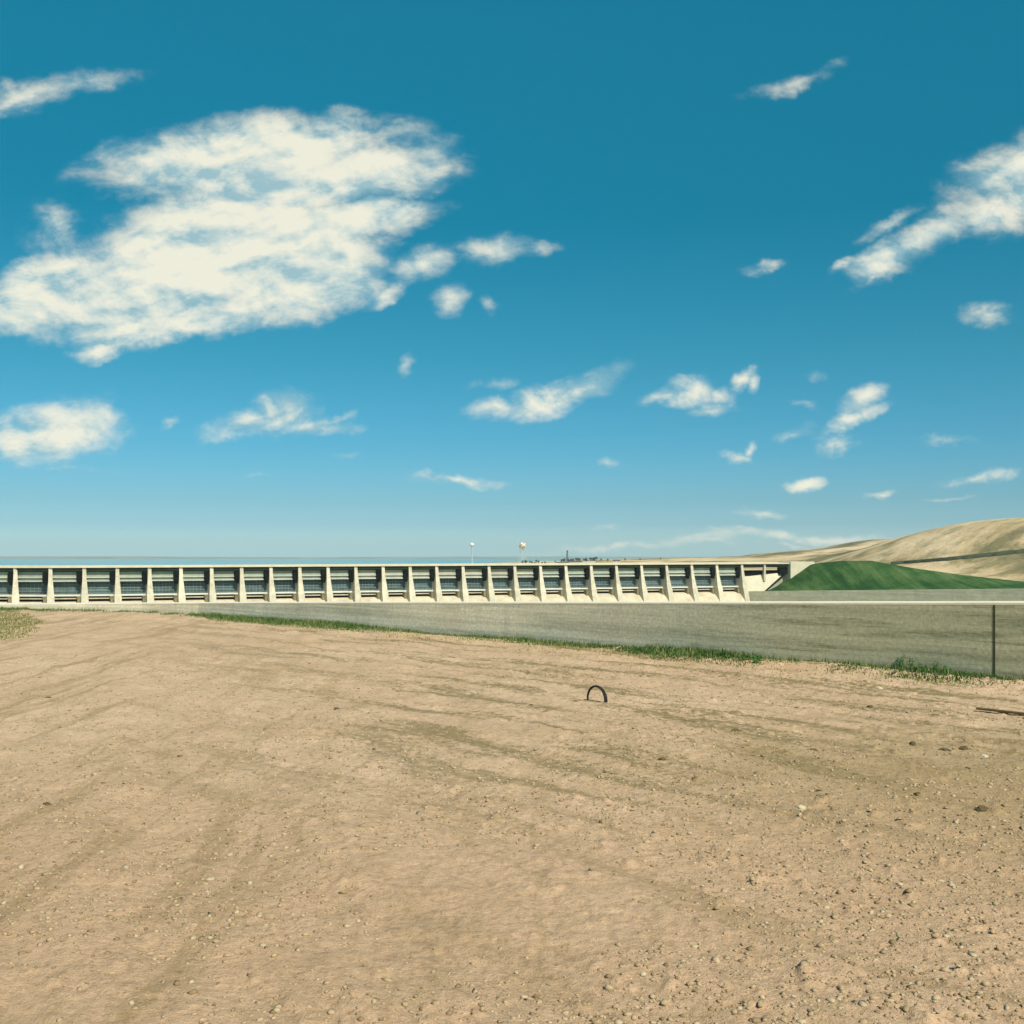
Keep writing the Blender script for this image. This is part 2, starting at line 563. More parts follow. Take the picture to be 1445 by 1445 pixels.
def normals_xy(pts):
    out = []
    for i in range(len(pts)):
        a = pts[max(0, i - 1)]
        b = pts[min(len(pts) - 1, i + 1)]
        t = Vector((b.x - a.x, b.y - a.y, 0)).normalized()
        out.append(Vector((-t.y, t.x, 0)))        # beyond side
    return out


def strip(pts, sections, mats_idx=0):
    """sweep a closed cross-section [(offset beyond, dz)] along pts, dz relative to each point's z (None -> fixed)"""
    mb = MB()
    nn = normals_xy(pts)
    k = len(sections)
    vs, fs = [], []
    for p, n in zip(pts, nn):
        for o, dz, absz in sections:
            vs.append((p.x + n.x * o, p.y + n.y * o, dz if absz else p.z + dz))
    for i in range(len(pts) - 1):
        for j in range(k):
            fs.append((i * k + j, (i + 1) * k + j, (i + 1) * k + (j + 1) % k, i * k + (j + 1) % k))
    fs.append(tuple(range(k)))
    fs.append(tuple(reversed([(len(pts) - 1) * k + j for j in range(k)])))
    mb.add(vs, fs)
    return mb


wall_pts = resample(wl, 2.5)
w0 = G(1000, 926)
wall = empty('retaining_wall', w0, 'long stained grey concrete wall with pale coping along edge of dirt yard', 'wall')
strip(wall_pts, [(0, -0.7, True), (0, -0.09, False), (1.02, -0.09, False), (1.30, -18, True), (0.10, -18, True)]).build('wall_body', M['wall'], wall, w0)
strip(wall_pts, [(-0.006, -0.088, False), (-0.006, 0.0, False), (1.15, 0.0, False), (1.15, -0.088, False)]).build('coping', M['coping'], wall, w0, bevel=0.015)


def joint(px, w, name='expansion_joint'):
    # find the wall point on the ray px
    best = min(range(len(wall_pts) * 1), key=lambda i: abs(CX + F * wall_pts[i].x / wall_pts[i].y - px) if wall_pts[i].y > 1 else 1e9)
    a, b = wall_pts[best], wall_pts[min(best + 1, len(wall_pts) - 1)]
    ua = CX + F * a.x / a.y
    ub = CX + F * b.x / b.y
    t = (px - ua) / (ub - ua)
    p = a.lerp(b, t)
    dr = (b - a)
    dr.z = 0
    dr.normalize()
    n = Vector((dr.y, -dr.x, 0))     # toward the viewer's side
    mb = MB()
    vs = []
    for s in (-w / 2, w / 2):
        for q, z in ((0.012, -0.2), (0.012, p.z - 0.09), (-0.05, p.z - 0.09), (-0.05, -0.2)):
            vs.append((p.x + dr.x * s + n.x * q, p.y + dr.y * s + n.y * q, z))
    mb.add(vs, [(0, 1, 2, 3), (7, 6, 5, 4), (0, 4, 5, 1), (1, 5, 6, 2), (2, 6, 7, 3), (3, 7, 4, 0)])
    return mb.build(name, M['joint'], wall, w0)


j = joint(1402, 0.055)

# ------------------------------------------------------------------ ground sheet
us = np.concatenate([np.linspace(-2.4, -0.62, 16)[:-1], np.linspace(-0.62, 0.62, 520), np.linspace(0.62, 2.4, 16)[1:]])
zs = np.geomspace(5.0, 84.0, 560)
U, Z = np.meshgrid(us, zs)
X = U * Z
Y = Z.copy()
D = wall_dist(X, Y)


def ground_h(x, y, dd=None):
    h = 0.030 * fbm(x * 0.35, y * 0.35, 4, 3) + 0.042 * fbm(x * 1.7, y * 1.7, 4, 5, 0.6) + 0.016 * np.abs(fbm(x * 5.5, y * 5.5, 3, 6))
    c, s = math.cos(R(47)), math.sin(R(47))
    al = c * x - s * y
    ac = s * x + c * y
    side = np.clip((x + 0.33 * y + 4) / 13, 0, 1)
    rut = fbm(al * 0.05 + 3, ac * 0.75 + 0.6 * fbm(al * 0.15, ac * 0.1, 2, 8), 4, 9)
    rut2 = fbm(al * 0.12 - 5, ac * 2.6 + 0.8 * fbm(al * 0.2, ac * 0.2, 2, 18), 3, 19)
    h = h + 0.035 * rut2 * side
    h = h + 0.15 * rut * (0.2 + 0.8 * side)
    # low crest of loose earth pushed up along one old wheel track
    tr = np.exp(-((ac - (15.5 + 0.9 * vnoise(al * 0.12, al * 0 + 2.0, 4))) / 0.35) ** 2)
    h = h + 0.05 * tr * (0.5 + 0.5 * vnoise(al * 1.1, ac * 1.1, 12)) * np.clip((al + 40) / 20, 0, 1)
    # long shallow wheel tracks running away along the road at the left
    c2, s2 = math.cos(R(19.5)), math.sin(R(19.5))
    rx = c2 * x + s2 * y
    ry = -s2 * x + c2 * y
    wv_ = rx + 0.35 * vnoise(ry * 0.06, rx * 0.05, 14)
    h = h + 0.085 * fbm(wv_ * 1.5, ry * 0.05, 4, 15) * (1 - 0.85 * side)
    # clods
    cl = np.clip(fbm(x * 4.0, y * 4.0, 3, 21) - 0.34, 0, 1) * 0.17 * (0.35 + 0.65 * np.clip((x + 6) / 12, 0, 1))
    return h + cl


H = ground_h(X, Y)
if True:
    # bank the earth up a little at the wall's foot
    H = H + 0.06 * np.exp(-(np.maximum(D, 0) / 1.2) ** 2)
nv, nu = U.shape
verts = np.stack([X, Y, H], -1).reshape(-1, 3)
idx = np.arange(nv * nu).reshape(nv, nu)
q = np.stack([idx[:-1, :-1], idx[:-1, 1:], idx[1:, 1:], idx[1:, :-1]], -1).reshape(-1, 4)
dmin = D.reshape(-1)[q].max(1)
q = q[dmin > -0.35]
# coarse skirt of the same yard, all round and behind the viewer, just below the fine sheet
cx_ = np.arange(-160, 161, 4.0)
cy_ = np.arange(-160, 93, 4.0)
CXg, CYg = np.meshgrid(cx_, cy_)
CD = wall_dist(CXg, CYg)
cv = np.stack([CXg, CYg, np.full_like(CXg, -0.45)], -1).reshape(-1, 3)
ci = np.arange(cv.shape[0]).reshape(CXg.shape)
cq = np.stack([ci[:-1, :-1], ci[:-1, 1:], ci[1:, 1:], ci[1:, :-1]], -1).reshape(-1, 4)
cq = cq[CD.reshape(-1)[cq].min(1) > 0.0]
near = (np.abs(cv[:, 0]) < 2.0 * cv[:, 1]) & (cv[:, 1] > 8)
vv = np.concatenate([verts, cv])
qq = np.concatenate([q, cq + len(verts)])
ground = np_mesh('ground', vv, qq, M['dirt'], True)
tag(ground, kind='structure')

# ------------------------------------------------------------------ gravel (uncountable)
ico_v = []
t = (1 + 5 ** 0.5) / 2
for a in (-1, 1):
    for b in (-t, t):
        ico_v += [(a, b, 0), (0, a, b), (b, 0, a)]
ico_v = np.array(ico_v, float)
ico_v /= np.linalg.norm(ico_v[0])
import bmesh
_bm = bmesh.new()
for p in ico_v:
    _bm.verts.new(p)
bmesh.ops.convex_hull(_bm, input=_bm.verts)
_bm.verts.ensure_lookup_table()
_bm.verts.index_update()
ICO_V = np.array([v.co[:] for v in _bm.verts])
ICO_F = np.array([[v.index for v in f.verts] for f in _bm.faces])
_bm.free()


def scatter_stones(name, xs, ys, sizes, mat):
    n = len(xs)
    base = ICO_V[None] * (1 + 0.28 * rng.standard_normal((n, 12, 1)))
    base = base * np.stack([1 + 0.3 * rng.random(n), 0.75 + 0.3 * rng.random(n), 0.45 + 0.3 * rng.random(n)], -1)[:, None, :]
    an = rng.random(n) * 2 * np.pi
    c, s = np.cos(an)[:, None], np.sin(an)[:, None]
    x = base[..., 0] * c - base[..., 1] * s
    y = base[..., 0] * s + base[..., 1] * c
    sz = sizes[:, None]
    hh = ground_h(xs, ys)
    v = np.stack([x * sz + xs[:, None], y * sz + ys[:, None], base[..., 2] * sz + (hh + sizes * 0.12)[:, None]], -1).reshape(-1, 3)
    f = (ICO_F[None] + (np.arange(n) * 12)[:, None, None]).reshape(-1, 3)
    return np_mesh(name, v, f, mat, False)


N = 70000
zz = 7.0 + (rng.random(N) ** 1.25) * 36
uu = rng.uniform(-0.62, 0.62, N)
xs, ys = uu * zz, zz
dens = fbm(xs * 0.25, ys * 0.25, 3, 31)
keep = (wall_dist(xs, ys) > 0.3) & (dens + 0.22 * rng.standard_normal(N) > -0.02)
xs, ys = xs[keep], ys[keep]
sz = np.clip(np.exp(rng.normal(math.log(0.014), 0.5, len(xs))), 0.006, 0.042)
g = scatter_stones('gravel', xs, ys, sz, M['gravel'])
tag(g, 'small loose tan gravel strewn over the dirt yard', 'gravel', kind='stuff')

# ------------------------------------------------------------------ grass (uncountable)


def blades(name, xs, ys, h, w, mat, label, lean=0.45):
    n = len(xs)
    an = rng.random(n) * 2 * np.pi
    dx, dy = np.cos(an), np.sin(an)
    la = rng.random(n) * 2 * np.pi
    lx, ly = np.cos(la) * h * lean * rng.random(n), np.sin(la) * h * lean * rng.random(n)
    z0 = ground_h(xs, ys) + 0.0
    b = np.stack([np.stack([xs - dx * w, ys - dy * w, z0 - 0.02], -1),
                  np.stack([xs + dx * w, ys + dy * w, z0 - 0.02], -1),
                  np.stack([xs + dx * w * 0.7 + lx * 0.45, ys + dy * w * 0.7 + ly * 0.45, z0 + h * 0.6], -1),
                  np.stack([xs - dx * w * 0.7 + lx * 0.45, ys - dy * w * 0.7 + ly * 0.45, z0 + h * 0.6], -1),
                  np.stack([xs + lx, ys + ly, z0 + h], -1)], 1).reshape(-1, 3)
    o = (np.arange(n) * 5)[:, None]
    f = np.concatenate([o + np.array([[0, 1, 2]]), o + np.array([[0, 2, 3]]), o + np.array([[3, 2, 4]])])
    ob = np_mesh(name, b, f, mat)
    return tag(ob, label, 'grass', kind='stuff')


# along the wall: denser and taller in patches
L = np.array([(p.x, p.y) for p in resample([Vector((a, b, 0)) for a, b in wl_xy], 0.5)])
L = L[(L[:, 1] > 22)]
nb = 130000
k = rng.integers(0, len(L) - 1, nb)
f_ = rng.random(nb)[:, None]
base = L[k] * (1 - f_) + L[k + 1] * f_
off = np.abs(rng.normal(0, 1.0, nb)) ** 1.1 * 0.85 + 0.03
tdir = L[k + 1] - L[k]
tdir /= np.linalg.norm(tdir, axis=1)[:, None] + 1e-9
nrm = np.stack([tdir[:, 1], -tdir[:, 0]], -1)
bx = base[:, 0] + nrm[:, 0] * off
by = base[:, 1] + nrm[:, 1] * off
pxx = CX + F * bx / by
patch = fbm(bx * 0.32, by * 0.32, 3, 41) * 0.95 + 0.67 - off * 0.40 + 0.18 * rng.standard_normal(nb)
patch += -0.85 * np.clip((300 + 14 * rng.standard_normal(nb) - pxx) / 25, 0, 1) + np.where((pxx > 290) & (pxx < 520), 0.25, 0) + np.where((pxx > 1130) & (pxx < 1250), -0.15, 0)
patch += 0.75 * np.clip((130 + 25 * rng.standard_normal(nb) - pxx) / 60, 0, 1)
keep = patch > 0
bx, by, off, pa = bx[keep], by[keep], off[keep], patch[keep]
hh = (0.06 + 0.16 * rng.random(len(bx)) ** 1.5) * np.clip(0.5 + pa, 0.45, 1.25) * np.clip(1.25 - 0.35 * off, 0.4, 1.25)
blades('grass', bx, by, hh, 0.012 + 0.012 * rng.random(len(bx)), M['grass'], 'ragged green grass growing along the foot of the grey wall')

# thin yellowed growth beyond the strip
nb = 9000
k = rng.integers(0, len(L) - 1, nb)
off = np.abs(rng.normal(0, 1, nb)) * 2.0 + 0.3
tdir = L[k + 1] - L[k]
tdir /= np.linalg.norm(tdir, axis=1)[:, None] + 1e-9
bx = L[k, 0] + tdir[:, 1] * off
by = L[k, 1] - tdir[:, 0] * off
keep = (fbm(bx * 0.5, by * 0.5, 3, 51) + 0.16 - off * 0.10 + 0.12 * rng.standard_normal(nb) > 0) & (CX + F * bx / by > 300)
bx, by = bx[keep], by[keep]
blades('dry_grass', bx, by, 0.05 + 0.09 * rng.random(len(bx)), 0.010 + 0.008 * rng.random(len(bx)), M['drygrass'],
       'thin yellowing grass scattered between the green strip and the ruts')

# verge left of the road
nb = 90000
bx = rng.uniform(-62, -22, nb)
by = rng.uniform(38, 69, nb)
pxx = CX + F * bx / by
pyy = HZ + F * EYE / by
edge = 68 - (pyy - 878) * 1.25 + np.where(pyy < 878, (pyy - 878) * 3.5, 0)
m_ = (edge - pxx) / 26 - 0.25 + 0.8 * fbm(bx * 0.3, by * 0.3, 3, 61) + 0.15 * rng.standard_normal(nb)
keep = (m_ > 0.1) & (pxx < 120) & (wall_dist(bx, by) > 0.6)
bx, by = bx[keep], by[keep]
blades('verge_grass', bx, by, 0.03 + 0.08 * rng.random(len(bx)), 0.012 + 0.010 * rng.random(len(bx)), M['verge'],
       'patchy green and yellow verge grass left of the dirt road')

# ------------------------------------------------------------------ weeds at the wall


def weed(px, py, h, label):
    p = G(px, py)
    p.z = float(ground_h(np.array([p.x]), np.array([p.y]))[0])
    root = empty('weed', p, label, 'weed', 'leafy weeds at the foot of the wall')
    st, lf = MB(), MB()
    for s in range(5):
        a = random.random() * 6.28
        top = Vector((math.cos(a) * h * 0.35 * random.random(), math.sin(a) * h * 0.35 * random.random(), h * (0.6 + 0.4 * random.random())))
        st.tube([(0, 0, -0.03), top * 0.5 + Vector((0, 0, h * 0.05)), top], [0.010, 0.008, 0.004], 5)
        for kx in range(16):
            t_ = 0.15 + 0.85 * random.random()
            c = top * t_ + Vector((random.gauss(0, 0.06), random.gauss(0, 0.06), random.gauss(0, 0.03)))
            d_ = Vector((random.gauss(0, 1), random.gauss(0, 1), random.gauss(0.3, 0.5))).normalized()
            w_ = d_.orthogonal().normalized() * 0.022 * (0.7 + 0.6 * random.random())
            l_ = d_ * 0.075 * (0.7 + 0.6 * random.random())
            lf.add([c, c + l_ * 0.5 + w_, c + l_, c + l_ * 0.5 - w_], [(0, 1, 2, 3)])
    st.build('stem', M['weed'], root)
    lf.build('foliage', M['weed'], root)
    return root


weed(1272, 949, 0.62, 'tallest dark green weed against the wall, left end of the weed row near the joint')
weed(1286, 951, 0.50, 'dark leafy weed just right of the tallest weed by the wall')
weed(1302, 953, 0.42, 'short bushy weed in the middle of the weed row by the wall')
weed(1318, 953, 0.46, 'dark weed second from the right end of the weed row by the wall')
weed(1334, 955, 0.38, 'low weed at the right end of the row, nearest the wall joint')
weed(1068, 937, 0.30, 'lone low green weed on the grass strip right of the wall middle')

# ------------------------------------------------------------------ loose objects on the dirt


def gz(p):
    return float(ground_h(np.array([p.x]), np.array([p.y]))[0])


def rock(px, py, r, mat, label, cat='stone', name='stone', flat=0.6, group=None):
    p = G(px, py)
    r *= 0.82
    p.z = gz(p) + r * flat * 0.2
    bm = bmesh.new()
    bmesh.ops.create_icosphere(bm, subdivisions=3, radius=1)
    sx, sy = 1 + random.random() * 0.5, 0.8 + random.random() * 0.3
    so = random.random() * 50
    for v in bm.verts:
        c = v.co.copy()
        n = mnoise.fractal(c * 1.3 + Vector((so, 0, 0)), 1.0, 2.0, 4) * 0.35
        c *= 1 + n
        v.co = Vector((c.x * sx * r, c.y * sy * r, c.z * flat * r))
    me = bpy.data.meshes.new(name)
    bm.to_mesh(me)
    bm.free()
    me.materials.append(mat)
    o = bpy.data.objects.new(name, me)
    o.location = p
    o.rotation_euler = (0, 0, random.random() * 6)
    col.objects.link(o)
    return tag(o, label, cat, group)


CG, SG = 'dark clods of earth on the yard', 'pale stones on the yard'
for px, py, r, lab in [
    (68, 983, 0.07, 'small dark clod alone on smooth road left of the yard'),
    (66, 1135, 0.085, 'flat dark clod low at the left, nearest the verge side'),
    (475, 1001, 0.085, 'dark clod beside the old wheel track, left of the tyre'),
    (528, 1056, 0.05, 'small dark clod below the wheel track in mid yard'),
    (812, 993, 0.06, 'small dark clod just left of the half buried tyre'),
    (750, 1000, 0.06, 'flat dark clod farther left of the half buried tyre'),
    (1039, 1032, 0.12, 'wide ragged dark clod right of and below the tyre'),
    (1228, 998, 0.11, 'dark clod in the ruts below the row of weeds'),
    (1148, 1061, 0.10, 'dark clod at left end of the dark clod line'),
    (1288, 1050, 0.10, 'dark clod in the middle of the dark clod line'),
    (1333, 1059, 0.10, 'dark clod right of centre in the dark clod line'),
    (1360, 1057, 0.12, 'largest dark clod at right end of the clod line'),
    (1156, 1116, 0.05, 'small round dark clod alone on the lower right dirt'),
    (934, 1075, 0.08, 'dark clod below the tyre in mid yard'),
    (1385, 1146, 0.12, 'big flat dark clod low at the right, nearest the viewer'),
    (1295, 1124, 0.07, 'dark clod left of the big flat clod, lower right'),
]:
    rock(px, py, r, M['clod'], lab, 'clod', 'clod', 0.5, CG)
for px, py, r, lab in [
    (1241, 973, 0.13, 'pale stone just below the grass under the weeds'),
    (1388, 1070, 0.10, 'pale stone near the right edge below the plank'),
    (1129, 1142, 0.09, 'pale flat stone low on the yard left of the dark clods'),
]:
    rock(px, py, r, M['pale_stone'], lab, 'stone', 'stone', 0.6, SG)

# half-buried tyre: an arch of worn rubber standing out of the dirt
tp = G(842, 990)
tp.z = gz(tp)
tyre = empty('tyre', tp, 'worn black tyre half buried upright in the dirt yard', 'tyre', None, R(-52))
mb = MB()
RO, ns = 0.36, 34


def tw(a):
    """the tread is torn narrow towards its far end"""
    return 1.0 - 0.65 * min(1, max(0, a / math.pi))


prof = [(-0.055, 0.92), (-0.062, 0.96), (-0.045, 1.0), (0, 1.01), (0.045, 1.0), (0.062, 0.96), (0.055, 0.92), (0.04, 0.90), (0, 0.91), (-0.04, 0.90)]
vs, fs = [], []
for i in range(ns + 1):
    a = R(-22) + R(224) * i / ns
    for w, rr in prof:
        w *= tw(a)
        vs.append((math.cos(a) * RO * rr * 1.02, w, math.sin(a) * RO * rr + 0.05))
kk = len(prof)
for i in range(ns):
    for jx in range(kk):
        fs.append((i * kk + jx, i * kk + (jx + 1) % kk, (i + 1) * kk + (jx + 1) % kk, (i + 1) * kk + jx))
mb.add(vs, fs)
mb.build('carcass', M['rubber'], tyre, smooth=True)
mb = MB()
vs, fs = [], []
nt_ = 76
for i in range(nt_ + 1):
    a = R(-22) + R(224) * i / nt_
    rr = RO * (1.035 if i % 2 else 1.012)
    for w in (-0.036, -0.02, 0.0, 0.02, 0.036):
        w2 = w * tw(a) + (0.006 if i % 4 < 2 else -0.006)
        vs.append((math.cos(a) * rr * 1.02, w2, math.sin(a) * rr + 0.05))
for i in range(nt_):
    for jx in range(4):
        fs.append((i * 5 + jx, i * 5 + jx + 1, (i + 1) * 5 + jx + 1, (i + 1) * 5 + jx))
mb.add(vs, fs)
mb.build('tread', M['rubber'], tyre)

# plank at the right edge
a, b = G(1378, 1001), G(1450, 1008)
mid_ = (a + b) / 2
mid_.z = gz(mid_) + 0.035
pl = MB()
ln = (b - a).length / 2
pl.box(-ln, ln, -0.06, 0.06, -0.02, 0.025)
plank = pl.build('plank', M['wood'], None, (0, 0, 0), bevel=0.006)
plank.location = mid_
plank.rotation_euler = (R(4), R(1.0), math.atan2(b.y - a.y, b.x - a.x))
tag(plank, 'weathered brown plank lying on the dirt at the right edge', 'plank')

# ------------------------------------------------------------------ gate structure
meas = [71, 119.6, 165.7, 211, 255.4, 299, 341.4, 382.4, 423.5, 462.6, 502.5, 541.4, 579.7, 617, 654, 690, 727, 762.8, 799, 834.5, 870, 906, 942, 977, 1012, 1047.5]
cf = np.polyfit(np.arange(26), meas, 4)
pier_px = {i: float(np.polyval(cf, i)) for i in range(0, 26)}
pier_px[-1] = pier_px[0] - 49.5
pier_px[-2] = pier_px[-1] - 50.5


def Zline(px):
    t_ = max(0.0, (px - 71) / 976)
    return 440 + 110 * t_ ** 1.2


def line_pt(px):
    Yd = Zline(px)
    return Vector(((px - CX) / F * Yd, Yd, 0))


AX = R(26)
UP = Vector((-math.sin(AX), math.cos(AX), 0))       # upstream
RT = Vector((math.cos(AX), math.sin(AX), 0))
ORD = ['first', 'second', 'third', 'fourth', 'fifth', 'sixth', 'seventh', 'eighth', 'ninth', 'tenth', 'eleventh', 'twelfth', 'thirteenth',
       'fourteenth', 'fifteenth', 'sixteenth', 'seventeenth', 'eighteenth', 'nineteenth', 'twentieth', 'twenty-first', 'twenty-second',
       'twenty-third', 'twenty-fourth', 'twenty-fifth', 'twenty-sixth', 'twenty-seventh', 'twenty-eighth', 'twenty-ninth']


def zr(v):
    return EYE + v


def sweep(pts, sec):
    """closed cross-section of (upstream offset, z below eye) carried along plan points"""
    mb = MB()
    k = len(sec)
    vs = [(p + UP * o + Vector((0, 0, zr(z)))) for p in pts for o, z in sec]
    fs = []
    for i in range(len(pts) - 1):
        for j_ in range(k):
            fs.append((i * k + j_, i * k + (j_ + 1) % k, (i + 1) * k + (j_ + 1) % k, (i + 1) * k + j_))
    fs.append(tuple(reversed(range(k))))
    fs.append(tuple((len(pts) - 1) * k + j_ for j_ in range(k)))
    mb.add(vs, fs)
    return mb


def rect(o0, o1, z0, z1):
    return [(o0, z0), (o0, z1), (o1, z1), (o1, z0)]


PROF = [(0.35, -7.75, 0.72), (-0.1, -10.5, 0.76), (-0.6, -13.0, 0.86), (-2.1, -18.9, 1.30), (-2.5, -19.7, 1.42), (-3.7, -24.0, 1.45), (-5.6, -31.0, 1.55), (-10, -70, 1.7)]
pier_src = None
for i in range(25, -3, -1):
    px = pier_px[i]
    p = line_pt(px)
    base = Vector((p.x, p.y, zr(-27)))
    nth = ORD[25 - i]
    lab = f'tall cream concrete pier, {nth} from the green mound end of the row'
    root = empty('spillway_pier', base, lab, 'pier', 'concrete piers of the gate row', AX)
    if pier_src is None:
        mb = MB()
        vs, fs = [], []
        for o, z, w in PROF:
            zz_ = z + 27
            vs += [(-w, o, zz_), (w, o, zz_), (w, 9.0, zz_), (-w, 9.0, zz_)]
        n = len(PROF)
        for r_ in range(n - 1):
            for c in range(4):
                fs.append((r_ * 4 + c, (r_ + 1) * 4 + c, (r_ + 1) * 4 + (c + 1) % 4, r_ * 4 + (c + 1) % 4))
        fs.append((0, 1, 2, 3))
        mb.add(vs, fs)
        s1 = mb.build('pier_shaft', M['pier'], root, bevel=0.08)
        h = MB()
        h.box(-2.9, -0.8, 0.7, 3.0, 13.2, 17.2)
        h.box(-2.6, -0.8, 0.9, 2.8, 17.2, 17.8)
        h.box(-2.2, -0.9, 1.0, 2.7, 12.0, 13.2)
        s2 = h.build('hoist_shade_box', M['dark'], root, bevel=0.05)  # hoist box kept near-black to stand for deep shade under the deck
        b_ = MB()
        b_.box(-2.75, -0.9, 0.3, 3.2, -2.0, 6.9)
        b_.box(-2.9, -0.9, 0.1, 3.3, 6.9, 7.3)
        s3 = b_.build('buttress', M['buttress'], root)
        pier_src = (s1, s2, s3)
    else:
        for s in pier_src:
            c = s.copy()
            c.parent = root
            col.objects.link(c)

for i in range(24, -3, -1):
    pa, pb = line_pt(pier_px[i]), line_pt(pier_px[i + 1])
    ln = (pb - pa).normalized()
    A, B = pa + ln * 0.95, pb - ln * 0.95
    A2, B2 = pa + ln * 1.25, pb - ln * 1.25
    mid_ = (pa + pb) / 2 + UP * 4
    org = Vector((mid_.x, mid_.y, zr(-22)))
    nth = ORD[24 - i]
    root = empty('spillway_gate', org, f'dark steel spillway gate in the {nth} bay from the green mound end', 'gate', 'steel gates between the piers')
    beige = 478 < pier_px[i] < 735
    sweep([A, B], rect(2.2, 2.5, -11.55, -9.52)).build('upper_panel', M['panel_beige'] if beige else M['panel'], root, org)
    sweep([A, B], rect(2.3, 2.5, -13.0, -12.0)).build('middle_panel', M['panel_beige'] if beige else M['panel'], root, org)
    sweep([A, B], rect(1.6, 2.5, -12.0, -11.6)).build('girder', M['ledge'], root, org)
    sweep([A, B], rect(1.5, 4.45, -13.55, -13.05)).build('girder', M['ledge'], root, org)
    sweep([A2, B2], [(4.3, -13.6), (3.95, -15.2), (3.85, -17.0), (4.0, -18.9), (4.2, -18.9), (4.05, -17.0), (4.15, -15.2), (4.5, -13.6)]).build('skin_plate', M['skin'], root, org)
    rb = MB()
    for zc in (-14.9, -16.3, -17.6):
        t_ = sweep([A2, B2], rect(3.55, 3.9, zc - 0.12, zc + 0.12))
        rb.add(t_.v, t_.f)
    nrib = 7
    for q_ in range(1, nrib):
        c = A2.lerp(B2, q_ / nrib)
        t_ = sweep([c - ln * 0.09, c + ln * 0.09], rect(3.62, 3.92, -18.7, -13.7))
        rb.add(t_.v, t_.f)
    rb.build('stiffener', M['rib'], root, org)
    sweep([A2, B2], rect(1.4, 3.4, -19.65, -19.0)).build('walkway', M['walkway'], root, org)
    sweep([A2, B2], rect(3.3, 3.6, -22.2, -19.57)).build('gap_shade_plate', M['dark'], root, org)  # near-black plate painting in the shadowed gap above the crest
    sweep([A2, B2], rect(2.2, 3.0, -20.85, -20.25)).build('lower_beam', M['crest'], root, org)

# crest under the gates: one long body of concrete
cp = [line_pt(pier_px[i]) for i in range(-2, 26)]
cp[0] = cp[0] - (cp[1] - cp[0]).normalized() * 30
crest_org = line_pt(600)
crest_org.z = zr(-30)
cr = sweep(cp, [(3.4, -21.9), (2.2, -22.0), (0.6, -22.5), (-1.2, -23.6), (-3.4, -25.6), (-6.0, -28.6), (-9.5, -34), (-9.5, -75), (12, -75), (12, -21.9)])
crest = cr.build('spillway_crest', M['crest'], None, crest_org)
tag(crest, 'long pale concrete crest under the row of spillway gates', 'spillway crest')

# bridge over the piers
bp = [line_pt(pier_px[i]) for i in range(-2, 26)] + [line_pt(1080), line_pt(1114)]
bp[0] = bp[0] - (bp[1] - bp[0]).normalized() * 40
borg = line_pt(600)
borg.z = zr(-8)
bridge = empty('spillway_bridge', borg, 'long level concrete road bridge running along the tops of all the piers', 'bridge')
sweep(bp, rect(-0.35, 8.6, -7.75, -7.25)).build('deck', M['deck'], bridge, borg)
sweep(bp, rect(-0.30, -0.05, -7.245, -6.95)).build('kerb', M['deck'], bridge, borg)
sweep(bp, rect(8.2, 8.5, -7.245, -6.85)).build('kerb', M['deck'], bridge, borg)
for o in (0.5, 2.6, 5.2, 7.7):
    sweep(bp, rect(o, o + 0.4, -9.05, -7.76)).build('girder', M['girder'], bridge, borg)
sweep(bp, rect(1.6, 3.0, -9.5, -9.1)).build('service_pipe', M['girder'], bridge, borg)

# open end span, its lone column and the abutment
eorg = P(1080, 833, Zline(1080))
colm = line_pt(1080)
cb = MB()
t_ = sweep([colm - RT * 0.6, colm + RT * 0.6], [(0.3, -7.76), (0.3, -16.5), (1.5, -16.5), (1.5, -7.76)])
cb.add(t_.v, t_.f)
c_ = cb.build('bridge_column', M['pier'], None, colm + Vector((0, 0, zr(-17))))
tag(c_, 'slim column under the open end span beside the mound', 'column')
ab = empty('bridge_abutment', line_pt(1114) + Vector((0, 0, zr(-18))), 'pale concrete abutment block where the bridge meets the green mound', 'abutment')
ao = line_pt(1114) + Vector((0, 0, zr(-18)))
l1 = [line_pt(1113.5), line_pt(1147)]
sweep(l1, rect(-1.2, 9.5, -20.0, -6.6)).build('abutment_block', M['deck'], ab, ao)
sweep([line_pt(1052), line_pt(1113)], rect(3.4, 4.2, -14.0, -11.0)).build('shaded_end_beam', M['dark'], ab, ao)  # near-black beam standing for the shadowed area under the end span
sweep([line_pt(1102), line_pt(1113)], rect(1.0, 3.0, -13.2, -9.6)).build('shaded_opening_box', M['dark'], ab, ao)  # solid near-black box in place of the deeper shaded opening
# paved slope under the end span
mb = MB()
a0 = line_pt(1051) + UP * -1.5
a1 = line_pt(1079) + UP * -1.5
a2 = line_pt(1112) + UP * 2.6
a3 = line_pt(1051) + UP * 2.6
vs = [a0 + Vector((0, 0, zr(-23.5))), a1 + Vector((0, 0, zr(-22.3))), a2 + Vector((0, 0, zr(-12.2))), a3 + Vector((0, 0, zr(-14.4)))]
vs += [v + Vector((0, 0, -6)) + UP * 2 for v in vs]
mb.add(vs, [(0, 1, 2, 3), (7, 6, 5, 4), (0, 4, 5, 1), (1, 5, 6, 2), (2, 6, 7, 3), (3, 7, 4, 0)])
mb.build('paved_slope', M['deck'], ab, ao)
mb = MB()
e0 = line_pt(1076) + UP * -1.9 + Vector((0, 0, zr(-22.0)))
e1 = line_pt(1114) + UP * 2.0 + Vector((0, 0, zr(-11.9)))
mb.tube([e0, e1], 0.42, 8)
mb.build('edge_pipe', M['dark'], ab, ao)

